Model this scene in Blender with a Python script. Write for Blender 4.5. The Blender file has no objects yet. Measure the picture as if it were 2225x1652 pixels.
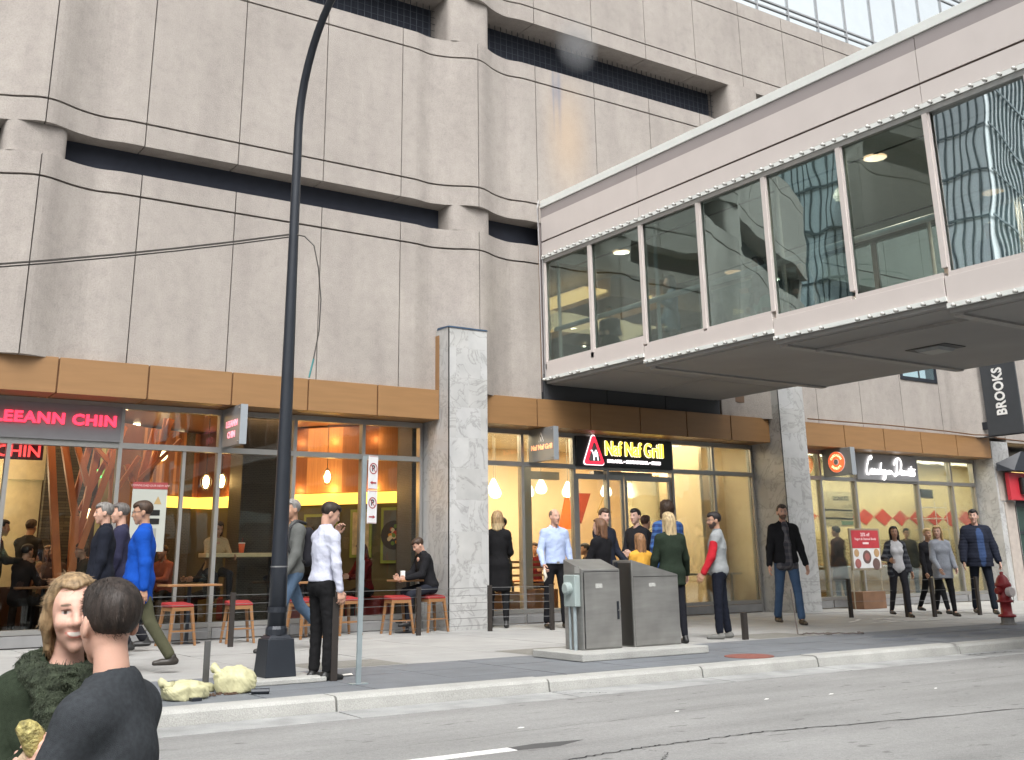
import bpy, bmesh, math, random
import numpy as np
from mathutils import Vector, Matrix
PI = math.pi
R = math.radians
sc = bpy.context.scene
COL = sc.collection
# ------------------------------------------------------------------ camera
cam_d = bpy.data.cameras.new("camera")
cam = bpy.data.objects.new("camera", cam_d); COL.objects.link(cam); sc.camera = cam
cam_d.sensor_width = 36; cam_d.lens = 2338.57 * 36 / 2225
cam_d.shift_x = 0.01206; cam_d.shift_y = -0.1322
cam_d.clip_start = 0.05; cam_d.clip_end = 600
def cam_rot(yaw, pitch, roll):
    cy, sy, cp, sp = math.cos(yaw), math.sin(yaw), math.cos(pitch), math.sin(pitch)
    f = Vector((sy*cp, cy*cp, sp)); r = Vector((cy, -sy, 0)); u = r.cross(f)
    cr, sr = math.cos(roll), math.sin(roll)
    r2 = cr*r + sr*u; u2 = -sr*r + cr*u
    return Matrix(((r2.x, u2.x, -f.x), (r2.y, u2.y, -f.y), (r2.z, u2.z, -f.z)))
cam.matrix_world = Matrix.Translation((0, 0, 1.25)) @ cam_rot(R(33.785), R(16.479), R(-0.75)).to_4x4()
# ------------------------------------------------------------------ sky and sun (soft overcast)
w = bpy.data.worlds.new("World"); sc.world = w; w.use_nodes = True
nt = w.node_tree; nt.nodes.clear()
out = nt.nodes.new("ShaderNodeOutputWorld"); bg = nt.nodes.new("ShaderNodeBackground")
sky = nt.nodes.new("ShaderNodeTexSky"); sky.sky_type = 'NISHITA'; sky.sun_disc = False
SUN_EL, SUN_AZ = 52, 205          # azimuth measured clockwise from +Y
sky.sun_elevation = R(SUN_EL); sky.sun_rotation = R(SUN_AZ)
sky.air_density = 1.0; sky.dust_density = 6.0; sky.ozone_density = 1.0
hs = nt.nodes.new("ShaderNodeHueSaturation"); hs.inputs['Saturation'].default_value = 0.10
nt.links.new(sky.outputs[0], hs.inputs['Color']); nt.links.new(hs.outputs[0], bg.inputs[0])
bg.inputs[1].default_value = 0.15
nt.links.new(bg.outputs[0], out.inputs[0])
sd = bpy.data.lights.new("sun", 'SUN'); sd.energy = 0.65; sd.angle = R(30); sd.color = (1, .97, .93)
so = bpy.data.objects.new("sun", sd); COL.objects.link(so)
sdir = Vector((math.sin(R(SUN_AZ))*math.cos(R(SUN_EL)), math.cos(R(SUN_AZ))*math.cos(R(SUN_EL)), math.sin(R(SUN_EL))))
so.rotation_euler = (-sdir).to_track_quat('-Z', 'Y').to_euler(); so.location = (0, -20, 40)
sc.view_settings.view_transform = 'Standard'; sc.view_settings.look = 'None'
sc.view_settings.exposure = 0.95; sc.view_settings.gamma = 1
sc.cycles.max_bounces = 7; sc.cycles.transparent_max_bounces = 14; sc.cycles.caustics_reflective = False
sc.cycles.caustics_refractive = False; sc.cycles.sample_clamp_indirect = 6
# ------------------------------------------------------------------ helpers
def tag(o, label=None, cat=None, group=None, kind=None):
    if label: o["label"] = label
    if cat: o["category"] = cat
    if group: o["group"] = group
    if kind: o["kind"] = kind
    return o
def empty(name, loc=(0, 0, 0), rz=0, label=None, cat=None, group=None):
    o = bpy.data.objects.new(name, None); COL.objects.link(o); o.empty_display_size = .1
    o.location = loc; o.rotation_euler = (0, 0, rz)
    return tag(o, label, cat, group)
def link_mesh(name, me, mats, parent=None, smooth=False):
    for m in (mats if isinstance(mats, (list, tuple)) else [mats]): me.materials.append(m)
    o = bpy.data.objects.new(name, me); COL.objects.link(o)
    if parent: o.parent = parent
    if smooth:
        me.polygons.foreach_set('use_smooth', [True]*len(me.polygons))
    return o
class MB:
    def __init__(s): s.v = []; s.f = []; s.m = []
    def add(s, vs, fs, mi=0):
        b = len(s.v); s.v += [tuple(p) for p in vs]; s.f += [tuple(i+b for i in f) for f in fs]; s.m += [mi]*len(fs)
        return s
    def box(s, x0, x1, y0, y1, z0, z1, mi=0):
        if x0 > x1: x0, x1 = x1, x0
        if y0 > y1: y0, y1 = y1, y0
        if z0 > z1: z0, z1 = z1, z0
        return s.add([(x0,y0,z0),(x1,y0,z0),(x1,y1,z0),(x0,y1,z0),(x0,y0,z1),(x1,y0,z1),(x1,y1,z1),(x0,y1,z1)],
              [(0,3,2,1),(4,5,6,7),(0,1,5,4),(1,2,6,5),(2,3,7,6),(3,0,4,7)], mi)
    def hexa(s, lo, hi, mi=0):   # lo, hi: four points each (same winding)
        n = len(lo)
        return s.add(list(lo)+list(hi), [tuple(range(n))[::-1], tuple(range(n, 2*n))] + [(i, (i+1) % n, (i+1) % n+n, i+n) for i in range(n)], mi)
    def tube(s, pts, r, n=8, mi=0, cap=True):
        pts = [Vector(p) for p in pts]; rs = r if isinstance(r, (list, tuple)) else [r]*len(pts)
        rings = []; up = None
        for i, p in enumerate(pts):
            t = (pts[min(i+1, len(pts)-1)]-pts[max(i-1, 0)]).normalized()
            if up is None:
                up = Vector((0, 0, 1)) if abs(t.z) < .9 else Vector((1, 0, 0))
            a = t.cross(up).normalized(); b = a.cross(t).normalized(); up = b
            rings.append([p + rs[i]*(math.cos(2*PI*k/n)*a + math.sin(2*PI*k/n)*b) for k in range(n)])
        vs = [q for rr in rings for q in rr]; fs = []
        for i in range(len(pts)-1):
            for k in range(n):
                fs.append((i*n+k, i*n+(k+1) % n, (i+1)*n+(k+1) % n, (i+1)*n+k))
        if cap: fs += [tuple(range(n))[::-1], tuple((len(pts)-1)*n+k for k in range(n))]
        return s.add(vs, fs, mi)
    def lathe(s, prof, c=(0, 0, 0), n=16, mi=0, axis='z'):   # prof: (r, h)
        vs = []
        for r, h in prof:
            for k in range(n):
                a = 2*PI*k/n; x, y = r*math.cos(a), r*math.sin(a)
                if axis == 'z': q = (c[0]+x, c[1]+y, c[2]+h)
                elif axis == 'y': q = (c[0]+x, c[1]+h, c[2]+y)
                else: q = (c[0]+h, c[1]+x, c[2]+y)
                vs.append(q)
        fs = []
        for i in range(len(prof)-1):
            for k in range(n): fs.append((i*n+k, i*n+(k+1) % n, (i+1)*n+(k+1) % n, (i+1)*n+k))
        fs += [tuple(range(n))[::-1], tuple((len(prof)-1)*n+k for k in range(n))]
        return s.add(vs, fs, mi)
    def build(s, name, mats, parent=None, smooth=False, bevel=0):
        me = bpy.data.meshes.new(name); me.from_pydata(s.v, [], s.f)
        bm = bmesh.new(); bm.from_mesh(me); bmesh.ops.recalc_face_normals(bm, faces=bm.faces)
        bm.to_mesh(me); bm.free()
        me.polygons.foreach_set('material_index', s.m)
        o = link_mesh(name, me, mats, parent, smooth)
        if bevel:
            b = o.modifiers.new("bevel", 'BEVEL'); b.width = bevel; b.segments = 2; b.limit_method = 'ANGLE'
        return o
def text_mesh(name, body, size, mat, parent, M, ext=.01, off=0, align='CENTER', sx=1, shear=0, space=1):
    cu = bpy.data.curves.new(name, 'FONT'); cu.body = body; cu.size = size; cu.extrude = ext; cu.offset = off
    cu.align_x = align; cu.align_y = 'CENTER'; cu.shear = shear; cu.space_character = space; cu.resolution_u = 3
    t = bpy.data.objects.new("tmp", cu); COL.objects.link(t)
    dg = bpy.context.evaluated_depsgraph_get(); dg.update()
    me = bpy.data.meshes.new_from_object(t.evaluated_get(dg)); bpy.data.objects.remove(t); bpy.data.curves.remove(cu)
    me.transform(Matrix.Diagonal((sx, 1, 1, 1))); me.transform(M); me.materials.clear()
    return link_mesh(name, me, mat, parent)
def face_M(loc, d):   # text frame: 'front' faces -Y, 'left' faces -X (reads towards -Y), 'up' lies on ground
    rot = {'front': Matrix.Rotation(PI/2, 4, 'X'),
           'left': Matrix.Rotation(-PI/2, 4, 'Z') @ Matrix.Rotation(PI/2, 4, 'X')}[d]
    return Matrix.Translation(loc) @ rot
# ------------------------------------------------------------------ materials
MATS = {}
def mat(name, col, rough=.6, metal=0, var=.12, scale=6, bump=0, bscale=60, var2=0, scale2=.8, emit=None, es=0, stretch=None, spec=.5, coat=0, speck=0, coords='Object'):
    if name in MATS: return MATS[name]
    m = bpy.data.materials.new(name); m.use_nodes = True; MATS[name] = m
    n = m.node_tree.nodes; l = m.node_tree.links; b = n['Principled BSDF']
    b.inputs['Roughness'].default_value = rough; b.inputs['Metallic'].default_value = metal
    b.inputs['Specular IOR Level'].default_value = spec
    if coat: b.inputs['Coat Weight'].default_value = coat
    tc = n.new('ShaderNodeTexCoord'); mp = n.new('ShaderNodeMapping')
    l.new(tc.outputs[coords], mp.inputs[0])
    if stretch: mp.inputs['Scale'].default_value = stretch
    nz = n.new('ShaderNodeTexNoise'); nz.inputs['Scale'].default_value = scale; nz.inputs['Detail'].default_value = 6
    l.new(mp.outputs[0], nz.inputs[0])
    mr = n.new('ShaderNodeMapRange'); mr.inputs[1].default_value = .25; mr.inputs[2].default_value = .75
    mr.inputs[3].default_value = 1-var; mr.inputs[4].default_value = 1+var; l.new(nz.outputs[0], mr.inputs[0])
    val = mr.outputs[0]
    if var2:
        n2 = n.new('ShaderNodeTexNoise'); n2.inputs['Scale'].default_value = scale2; n2.inputs['Detail'].default_value = 3
        l.new(tc.outputs[coords], n2.inputs[0])
        m2 = n.new('ShaderNodeMapRange'); m2.inputs[1].default_value = .3; m2.inputs[2].default_value = .7
        m2.inputs[3].default_value = 1-var2; m2.inputs[4].default_value = 1+var2; l.new(n2.outputs[0], m2.inputs[0])
        mu = n.new('ShaderNodeMath'); mu.operation = 'MULTIPLY'; l.new(val, mu.inputs[0]); l.new(m2.outputs[0], mu.inputs[1]); val = mu.outputs[0]
    if speck:
        n3 = n.new('ShaderNodeTexNoise'); n3.inputs['Scale'].default_value = 90; n3.inputs['Detail'].default_value = 2
        l.new(tc.outputs[coords], n3.inputs[0])
        m3 = n.new('ShaderNodeMapRange'); m3.inputs[1].default_value = .3; m3.inputs[2].default_value = .7
        m3.inputs[3].default_value = 1-speck; m3.inputs[4].default_value = 1+speck; l.new(n3.outputs[0], m3.inputs[0])
        mu = n.new('ShaderNodeMath'); mu.operation = 'MULTIPLY'; l.new(val, mu.inputs[0]); l.new(m3.outputs[0], mu.inputs[1]); val = mu.outputs[0]
    vm = n.new('ShaderNodeVectorMath'); vm.operation = 'SCALE'; vm.inputs[0].default_value = col[:3]; l.new(val, vm.inputs['Scale'])
    l.new(vm.outputs[0], b.inputs['Base Color'])
    if bump:
        nb = n.new('ShaderNodeTexNoise'); nb.inputs['Scale'].default_value = bscale; nb.inputs['Detail'].default_value = 5
        l.new(mp.outputs[0], nb.inputs[0]); bp = n.new('ShaderNodeBump'); bp.inputs['Strength'].default_value = bump
        bp.inputs['Distance'].default_value = .02; l.new(nb.outputs[0], bp.inputs['Height']); l.new(bp.outputs[0], b.inputs['Normal'])
    if emit:
        b.inputs['Emission Color'].default_value = (*emit, 1); b.inputs['Emission Strength'].default_value = es
    return m
def cloth(name, col, rough=.9, var=.18, bump=.5, bscale=40):
    return mat(name, col, rough, 0, var, 9, bump, bscale, spec=.25)
def glass(name, tint, refl=1.0, wob=.0, wscale=1.2, extra=0.0, strips=None):
    if name in MATS: return MATS[name]
    m = bpy.data.materials.new(name); m.use_nodes = True; MATS[name] = m
    n = m.node_tree.nodes; l = m.node_tree.links; n.clear()
    o = n.new('ShaderNodeOutputMaterial'); mx = n.new('ShaderNodeMixShader'); tr = n.new('ShaderNodeBsdfTransparent'); gl = n.new('ShaderNodeBsdfGlossy')
    tr.inputs[0].default_value = (*tint, 1); gl.inputs['Roughness'].default_value = .01; gl.inputs[0].default_value = (.95, 1, 1, 1)
    fr = n.new('ShaderNodeFresnel'); fr.inputs[0].default_value = 1.5
    ma = n.new('ShaderNodeMath'); ma.operation = 'MULTIPLY_ADD'; ma.inputs[1].default_value = refl; ma.inputs[2].default_value = extra
    l.new(fr.outputs[0], ma.inputs[0]); l.new(ma.outputs[0], mx.inputs[0]); l.new(tr.outputs[0], mx.inputs[1]); l.new(gl.outputs[0], mx.inputs[2]); l.new(mx.outputs[0], o.inputs[0])
    if wob:
        tc = n.new('ShaderNodeTexCoord'); nz = n.new('ShaderNodeTexNoise'); nz.inputs['Scale'].default_value = wscale; nz.inputs['Detail'].default_value = 1
        bp = n.new('ShaderNodeBump'); bp.inputs['Strength'].default_value = 1; bp.inputs['Distance'].default_value = wob
        l.new(tc.outputs['Object'], nz.inputs[0]); l.new(nz.outputs[0], bp.inputs['Height']); l.new(bp.outputs[0], gl.inputs['Normal'])
    return m
def warp(m, off):   # a bowed pane: its mirror image is thrown slightly to one side
    n = m.node_tree.nodes; l = m.node_tree.links; g = next(x for x in n if x.type == 'BSDF_GLOSSY')
    ge = n.new('ShaderNodeNewGeometry'); a = n.new('ShaderNodeVectorMath'); a.inputs[1].default_value = off; l.new(ge.outputs['Normal'], a.inputs[0])
    b = n.new('ShaderNodeVectorMath'); b.operation = 'NORMALIZE'; l.new(a.outputs[0], b.inputs[0])
    for x in n:
        if x.type == 'BUMP': l.new(b.outputs[0], x.inputs['Normal'])
    return m
def custom(name, rough=.6, metal=0):
    m = bpy.data.materials.new(name); m.use_nodes = True; MATS[name] = m
    b = m.node_tree.nodes['Principled BSDF']; b.inputs['Roughness'].default_value = rough; b.inputs['Metallic'].default_value = metal
    return m, m.node_tree.nodes, m.node_tree.links, b
def ramp(n, l, src, stops, interp='LINEAR'):
    r = n.new('ShaderNodeValToRGB'); r.color_ramp.interpolation = interp
    el = r.color_ramp.elements
    while len(el) < len(stops): el.new(.5)
    for e, (p, c) in zip(el, stops): e.position = p; e.color = (*c, 1)
    l.new(src, r.inputs[0]); return r.outputs[0]
def noise(n, l, vec, scale, detail=5, dist=0, rough=.5):
    z = n.new('ShaderNodeTexNoise'); z.inputs['Scale'].default_value = scale; z.inputs['Detail'].default_value = detail
    z.inputs['Distortion'].default_value = dist; z.inputs['Roughness'].default_value = rough
    l.new(vec, z.inputs[0]); return z.outputs[0]
def mapping(n, l, sc_=(1, 1, 1), coords='Object', loc=(0, 0, 0), rot=(0, 0, 0)):
    tc = n.new('ShaderNodeTexCoord'); mp = n.new('ShaderNodeMapping'); mp.inputs['Scale'].default_value = sc_
    mp.inputs['Location'].default_value = loc; mp.inputs['Rotation'].default_value = rot
    l.new(tc.outputs[coords], mp.inputs[0]); return mp.outputs[0]
def mixc(n, l, fac, a, b, mode='MIX'):
    x = n.new('ShaderNodeMix'); x.data_type = 'RGBA'; x.blend_type = mode
    for i, v in ((0, fac), (6, a), (7, b)):
        if hasattr(v, 'links') or hasattr(v, 'is_linked'): l.new(v, x.inputs[i])
        elif i == 0: x.inputs[0].default_value = v
        else: x.inputs[i].default_value = (*v, 1)
    return x.outputs[2]
# exposed-aggregate concrete with streaks
def concrete_mat():
    m, n, l, b = custom('wall_concrete', .9)
    v = mapping(n, l); big = noise(n, l, v, .55, 4, 0, .6); c = ramp(n, l, big, [(.3, (.315, .286, .260)), (.7, (.375, .342, .311))])
    st = noise(n, l, mapping(n, l, (1.6, 1.6, .22)), 1.2, 5); s = ramp(n, l, st, [(.32, (.90, .895, .90)), (.56, (1, 1, 1))])
    c = mixc(n, l, 1.0, c, s, 'MULTIPLY')
    sp = noise(n, l, v, 38, 4, 0, .75); c = mixc(n, l, 1, c, ramp(n, l, sp, [(.3, (.84, .84, .84)), (.5, (1, 1, 1)), (.72, (1.10, 1.10, 1.10))]), 'MULTIPLY')
    bl = noise(n, l, v, 5, 3, 0, .6); c = mixc(n, l, 1, c, ramp(n, l, bl, [(.32, (.91, .91, .915)), (.45, (.98, .98, .98)), (.6, (1.02, 1.02, 1.02)), (.75, (1.07, 1.07, 1.06))]), 'MULTIPLY')
    # rusty run-off stain with a shape of its own, below the upper opening
    tc = n.new('ShaderNodeTexCoord'); sx = n.new('ShaderNodeSeparateXYZ'); l.new(tc.outputs['Object'], sx.inputs[0])
    def band(src, c0, wd):
        a = n.new('ShaderNodeMath'); a.operation = 'SUBTRACT'; l.new(src, a.inputs[0]); a.inputs[1].default_value = c0
        a2 = n.new('ShaderNodeMath'); a2.operation = 'ABSOLUTE'; l.new(a.outputs[0], a2.inputs[0])
        q = n.new('ShaderNodeMapRange'); q.interpolation_type = 'SMOOTHSTEP'; q.inputs[1].default_value = 0; q.inputs[2].default_value = wd; q.inputs[3].default_value = 1; q.inputs[4].default_value = 0
        l.new(a2.outputs[0], q.inputs[0]); return q.outputs[0]
    def mul(a, b_):
        q = n.new('ShaderNodeMath'); q.operation = 'MULTIPLY'; l.new(a, q.inputs[0])
        if isinstance(b_, (int, float)): q.inputs[1].default_value = b_
        else: l.new(b_, q.inputs[1])
        return q.outputs[0]
    stn = mul(mul(band(sx.outputs[0], 15.0, .95), band(sx.outputs[2], 11.2, 2.1)), .55)
    c = mixc(n, l, stn, c, (.50, .37, .25))
    for xc, wd in ((14.62, .05), (14.80, .08), (14.72, .25)):
        c = mixc(n, l, mul(mul(band(sx.outputs[0], xc, wd), band(sx.outputs[2], 12.4, 1.6 if wd < .2 else .7)), .55), c, (.19, .20, .25))
    l.new(c, b.inputs['Base Color'])
    bn = n.new('ShaderNodeBump'); bn.inputs['Strength'].default_value = .5; bn.inputs['Distance'].default_value = .02
    l.new(sp, bn.inputs['Height']); l.new(bn.outputs[0], b.inputs['Normal']); return m
def marble_mat():
    m, n, l, b = custom('marble', .5)
    v = mapping(n, l)
    br = n.new('ShaderNodeTexBrick'); br.inputs['Scale'].default_value = 1; br.offset = .5
    # use x+y as the running coordinate so both faces get slabs
    tc = n.new('ShaderNodeTexCoord'); sx = n.new('ShaderNodeSeparateXYZ'); l.new(tc.outputs['Object'], sx.inputs[0])
    ad = n.new('ShaderNodeMath'); l.new(sx.outputs[0], ad.inputs[0]); l.new(sx.outputs[1], ad.inputs[1])
    cb = n.new('ShaderNodeCombineXYZ'); l.new(ad.outputs[0], cb.inputs[0]); l.new(sx.outputs[2], cb.inputs[1]); l.new(cb.outputs[0], br.inputs[0])
    br.inputs['Brick Width'].default_value = .60; br.inputs['Row Height'].default_value = .62; br.inputs['Mortar Size'].default_value = .004
    br.inputs['Color1'].default_value = (.0, .0, .0, 1); br.inputs['Color2'].default_value = (1, 1, 1, 1); br.inputs['Mortar'].default_value = (.5, .5, .5, 1)
    off = n.new('ShaderNodeVectorMath'); off.operation = 'MULTIPLY_ADD'; off.inputs[1].default_value = (7, 3, 11)
    l.new(br.outputs[0], off.inputs[0]); l.new(v, off.inputs[2])
    nz = noise(n, l, off.outputs[0], 1.15, 8, 2.0, .62)
    veins = ramp(n, l, nz, [(.465, (.50, .505, .50)), (.492, (.36, .36, .355)), (.503, (.38, .38, .375)), (.53, (.51, .515, .51))])
    cl = ramp(n, l, noise(n, l, off.outputs[0], 2.0, 4), [(.3, (.80, .80, .81)), (.7, (1, 1, 1))])
    c = mixc(n, l, 1, veins, cl, 'MULTIPLY'); c = mixc(n, l, 1, c, ramp(n, l, br.outputs[0], [(0, (.93, .92, .90)), (1, (1, 1, 1))]), 'MULTIPLY')
    l.new(c, b.inputs['Base Color']); return m
def asphalt_mat():
    m, n, l, b = custom('asphalt', .85)
    v = mapping(n, l); c = ramp(n, l, noise(n, l, v, .5, 4), [(.3, (.23, .23, .225)), (.7, (.28, .28, .275))])
    sp = noise(n, l, v, 65, 3, 0, .8); c = mixc(n, l, 1, c, ramp(n, l, sp, [(.25, (.72, .72, .72)), (.5, (1, 1, 1)), (.66, (1.1, 1.1, 1.1)), (.74, (1.9, 1.88, 1.8))]), 'MULTIPLY')
    c = mixc(n, l, 1, c, ramp(n, l, noise(n, l, v, 24, 4, 0, .8), [(.3, (.84, .84, .84)), (.5, (1, 1, 1)), (.7, (1.12, 1.12, 1.11))]), 'MULTIPLY')
    ls = noise(n, l, mapping(n, l, (.25, 1.8, 1)), 1.4, 5); c = mixc(n, l, 1, c, ramp(n, l, ls, [(.32, (.85, .85, .85)), (.55, (1, 1, 1)), (.75, (1.08, 1.08, 1.08))]), 'MULTIPLY')
    pt = noise(n, l, mapping(n, l, (1.3, 3, 1)), 3.0, 3); c = mixc(n, l, 1, c, ramp(n, l, pt, [(.28, (.62, .62, .62)), (.34, (1, 1, 1))]), 'MULTIPLY')
    l.new(c, b.inputs['Base Color'])
    bn = n.new('ShaderNodeBump'); bn.inputs['Strength'].default_value = .6; bn.inputs['Distance'].default_value = .01
    l.new(sp, bn.inputs['Height']); l.new(bn.outputs[0], b.inputs['Normal']); return m
def plaid_mat(name, a, b_, c_, s=9):
    m, n, l, b = custom(name, .9)
    v = mapping(n, l, (1, 1, 1)); sx = n.new('ShaderNodeSeparateXYZ'); l.new(v, sx.inputs[0])
    def stripe(srcs, th):
        ad = n.new('ShaderNodeMath'); ad.operation = 'ADD'; l.new(srcs[0], ad.inputs[0])
        if len(srcs) > 1: l.new(srcs[1], ad.inputs[1])
        else: ad.inputs[1].default_value = 0
        mu = n.new('ShaderNodeMath'); mu.operation = 'MULTIPLY'; mu.inputs[1].default_value = s; l.new(ad.outputs[0], mu.inputs[0])
        f = n.new('ShaderNodeMath'); f.operation = 'FRACT'; l.new(mu.outputs[0], f.inputs[0])
        g = n.new('ShaderNodeMath'); g.operation = 'GREATER_THAN'; g.inputs[1].default_value = th; l.new(f.outputs[0], g.inputs[0]); return g.outputs[0]
    c = mixc(n, l, stripe([sx.outputs[0], sx.outputs[1]], .55), a, b_); c2 = mixc(n, l, stripe([sx.outputs[2]], .55), a, c_)
    c = mixc(n, l, .5, c, c2); l.new(c, b.inputs['Base Color']); return m
def wood_slat_mat():
    m, n, l, b = custom('wood_slats', .5)
    tc = n.new('ShaderNodeTexCoord'); sx = n.new('ShaderNodeSeparateXYZ'); l.new(tc.outputs['Object'], sx.inputs[0])
    ad = n.new('ShaderNodeMath'); l.new(sx.outputs[0], ad.inputs[0]); l.new(sx.outputs[1], ad.inputs[1])
    mu = n.new('ShaderNodeMath'); mu.operation = 'MULTIPLY'; mu.inputs[1].default_value = 9; l.new(ad.outputs[0], mu.inputs[0])
    fl = n.new('ShaderNodeMath'); fl.operation = 'FLOOR'; l.new(mu.outputs[0], fl.inputs[0])
    wn = n.new('ShaderNodeTexWhiteNoise'); wn.noise_dimensions = '1D'; l.new(fl.outputs[0], wn.inputs['W'])
    c = ramp(n, l, wn.outputs[0], [(0, (.13, .045, .02)), (.5, (.28, .11, .045)), (1, (.50, .25, .11))])
    g = noise(n, l, mapping(n, l, (20, 20, 1)), 2, 4); c = mixc(n, l, 1, c, ramp(n, l, g, [(.3, (.8, .8, .8)), (.7, (1.1, 1.1, 1.1))]), 'MULTIPLY')
    l.new(c, b.inputs['Base Color']); return m
def brick_mat(name, c1, c2, mortar, bw=.2, rh=.07):
    m, n, l, b = custom(name, .6)
    tc = n.new('ShaderNodeTexCoord'); sx = n.new('ShaderNodeSeparateXYZ'); l.new(tc.outputs['Object'], sx.inputs[0])
    ad = n.new('ShaderNodeMath'); l.new(sx.outputs[0], ad.inputs[0]); l.new(sx.outputs[1], ad.inputs[1])
    cb = n.new('ShaderNodeCombineXYZ'); l.new(ad.outputs[0], cb.inputs[0]); l.new(sx.outputs[2], cb.inputs[1])
    br = n.new('ShaderNodeTexBrick'); l.new(cb.outputs[0], br.inputs[0]); br.inputs['Scale'].default_value = 1
    br.inputs['Brick Width'].default_value = bw; br.inputs['Row Height'].default_value = rh; br.inputs['Mortar Size'].default_value = .006
    for i, c in (('Color1', c1), ('Color2', c2), ('Mortar', mortar)): br.inputs[i].default_value = (*c, 1)
    l.new(br.outputs[0], b.inputs['Base Color']); return m
CONC = concrete_mat(); MARB = marble_mat(); ASPH = asphalt_mat(); SLAT = wood_slat_mat()
JOINT = mat('dark_joint', (.12, .105, .09), .95)
KERB = mat('kerb_concrete', (.37, .37, .35), .9, 0, .12, 3, .4, 70, .10, .7, speck=.14)
GUT = mat('gutter_concrete', (.31, .315, .31), .9, 0, .22, 3, .4, 70, .16, .8, speck=.12)
PAVE = mat('pavement_concrete', (.325, .325, .315), .9, 0, .08, 2.5, .3, 70, .10, .6, speck=.10)
SLATE = mat('pavement_slate', (.145, .157, .172), .75, 0, .12, 3, .3, 70, .12, .6, speck=.12)
ALUM = mat('aluminium_frame', (.36, .355, .34), .42, .65, .05, 5)
FASC = mat('orange_panel', (.27, .148, .062), .45, 0, .09, 1.1, .05, 30, stretch=(1, 1, 9), spec=.5)
BRZ = mat('panel_joint_bronze', (.12, .05, .015), .7)
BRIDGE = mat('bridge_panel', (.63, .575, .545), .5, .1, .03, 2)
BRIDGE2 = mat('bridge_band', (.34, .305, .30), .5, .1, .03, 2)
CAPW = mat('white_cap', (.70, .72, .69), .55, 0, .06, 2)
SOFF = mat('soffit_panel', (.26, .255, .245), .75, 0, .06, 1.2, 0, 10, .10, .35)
BLACKM = mat('black_metal', (.022, .026, .034), .38, .2, .1, 5, .05, 80)
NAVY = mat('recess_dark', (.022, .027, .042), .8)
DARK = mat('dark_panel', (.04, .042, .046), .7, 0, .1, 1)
GLZ = glass('shop_glass', (.93, .95, .93), .8, .004, 1.0)
BGL = glass('bridge_glass', (.74, .81, .80), .75, .0035, 1.1, .0)
TGL = mat('tower_glass', (.55, .75, .80), .03, .9, .05, 2, .12, .8)
CREAM = mat('cream_wall', (.86, .71, .49), .8, 0, .05, 1)
BLK = mat('sign_black', (.012, .012, .012), .35)
WHT = mat('white_paint', (.8, .8, .78), .5)
REDP = mat('red_paint', (.55, .02, .03), .5)
GREYSIGN = mat('grey_sign_panel', (.30, .30, .31), .45, .3, .04)
WOOD = mat('light_wood', (.27, .135, .055), .5, 0, .15, 3, .1, 40, stretch=(1, 1, 6))
REDC = mat('red_cushion', (.26, .014, .016), .7)
STEEL = mat('brushed_steel', (.33, .325, .31), .40, .65, .10, 2, .08, 30, .22, 1.6, stretch=(1, 1, 8))
def emis(name, col, s): return mat(name, (.02, .02, .02) if s > 1.2 else col, .6, emit=col, es=s)
def point(name, loc, e, col, r=.08, parent=None):
    d = bpy.data.lights.new(name, 'POINT'); d.energy = e; d.color = col; d.shadow_soft_size = r
    o = bpy.data.objects.new(name, d); COL.objects.link(o); o.location = loc; o.parent = parent; return o
def area(name, loc, e, col, sx, sy, rot=(0, 0, 0), parent=None):
    d = bpy.data.lights.new(name, 'AREA'); d.shape = 'RECTANGLE'; d.energy = e; d.color = col; d.size = sx; d.size_y = sy
    o = bpy.data.objects.new(name, d); COL.objects.link(o); o.location = loc; o.rotation_euler = rot; o.parent = parent; return o
# ================================================================== GROUND
KY = 10.45
def sheet(name, x0, x1, y0, y1, z, m, kind='structure', t=None):
    b = MB()
    if t: b.box(x0, x1, y0, y1, z-t, z)
    else: b.add([(x0, y0, z), (x1, y0, z), (x1, y1, z), (x0, y1, z)], [(0, 1, 2, 3)])
    return tag(b.build(name, m), kind=kind)
sheet('ground', -150, 200, -150, 200, -.30, ASPH)
sheet('road', -90, 140, -9, KY-.55, -.14, ASPH, t=.1)
# kerb pieces with small gaps, rounded nose; gutter pan
b = MB(); g = MB(); random.seed(3)
xs = [-60, -20, -5, 1.8, 4.98, 7.57, 9.9, 12.0, 15.12, 19.5, 25, 32, 45, 60, 100]
for i in range(len(xs)-1):
    a, c = xs[i]+.012, xs[i+1]-.012; dz = random.uniform(-.006, .008)
    prof = [(KY-.03, -.2), (KY-.015, -.10), (KY-.005, -.03+dz), (KY+.02, -.004+dz), (KY+.05, .004+dz), (KY+.30, .004+dz), (KY+.30, -.2)]
    b.hexa([(a, y, z) for y, z in prof], [(c, y, z) for y, z in prof])
    p2 = [(KY-.56, -.2), (KY-.56, -.136), (KY-.04, -.128), (KY-.02, -.2)]
    g.hexa([(a, y, z) for y, z in p2], [(c, y, z) for y, z in p2])
kerb = b.build('kerb', KERB, smooth=False); tag(kerb, kind='structure')
tag(g.build('gutter', GUT), kind='structure')
tag(MB().box(-60, 100, KY-.5, KY+.3, -.25, -.16).build('kerb_bed', JOINT), kind='structure')
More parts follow.
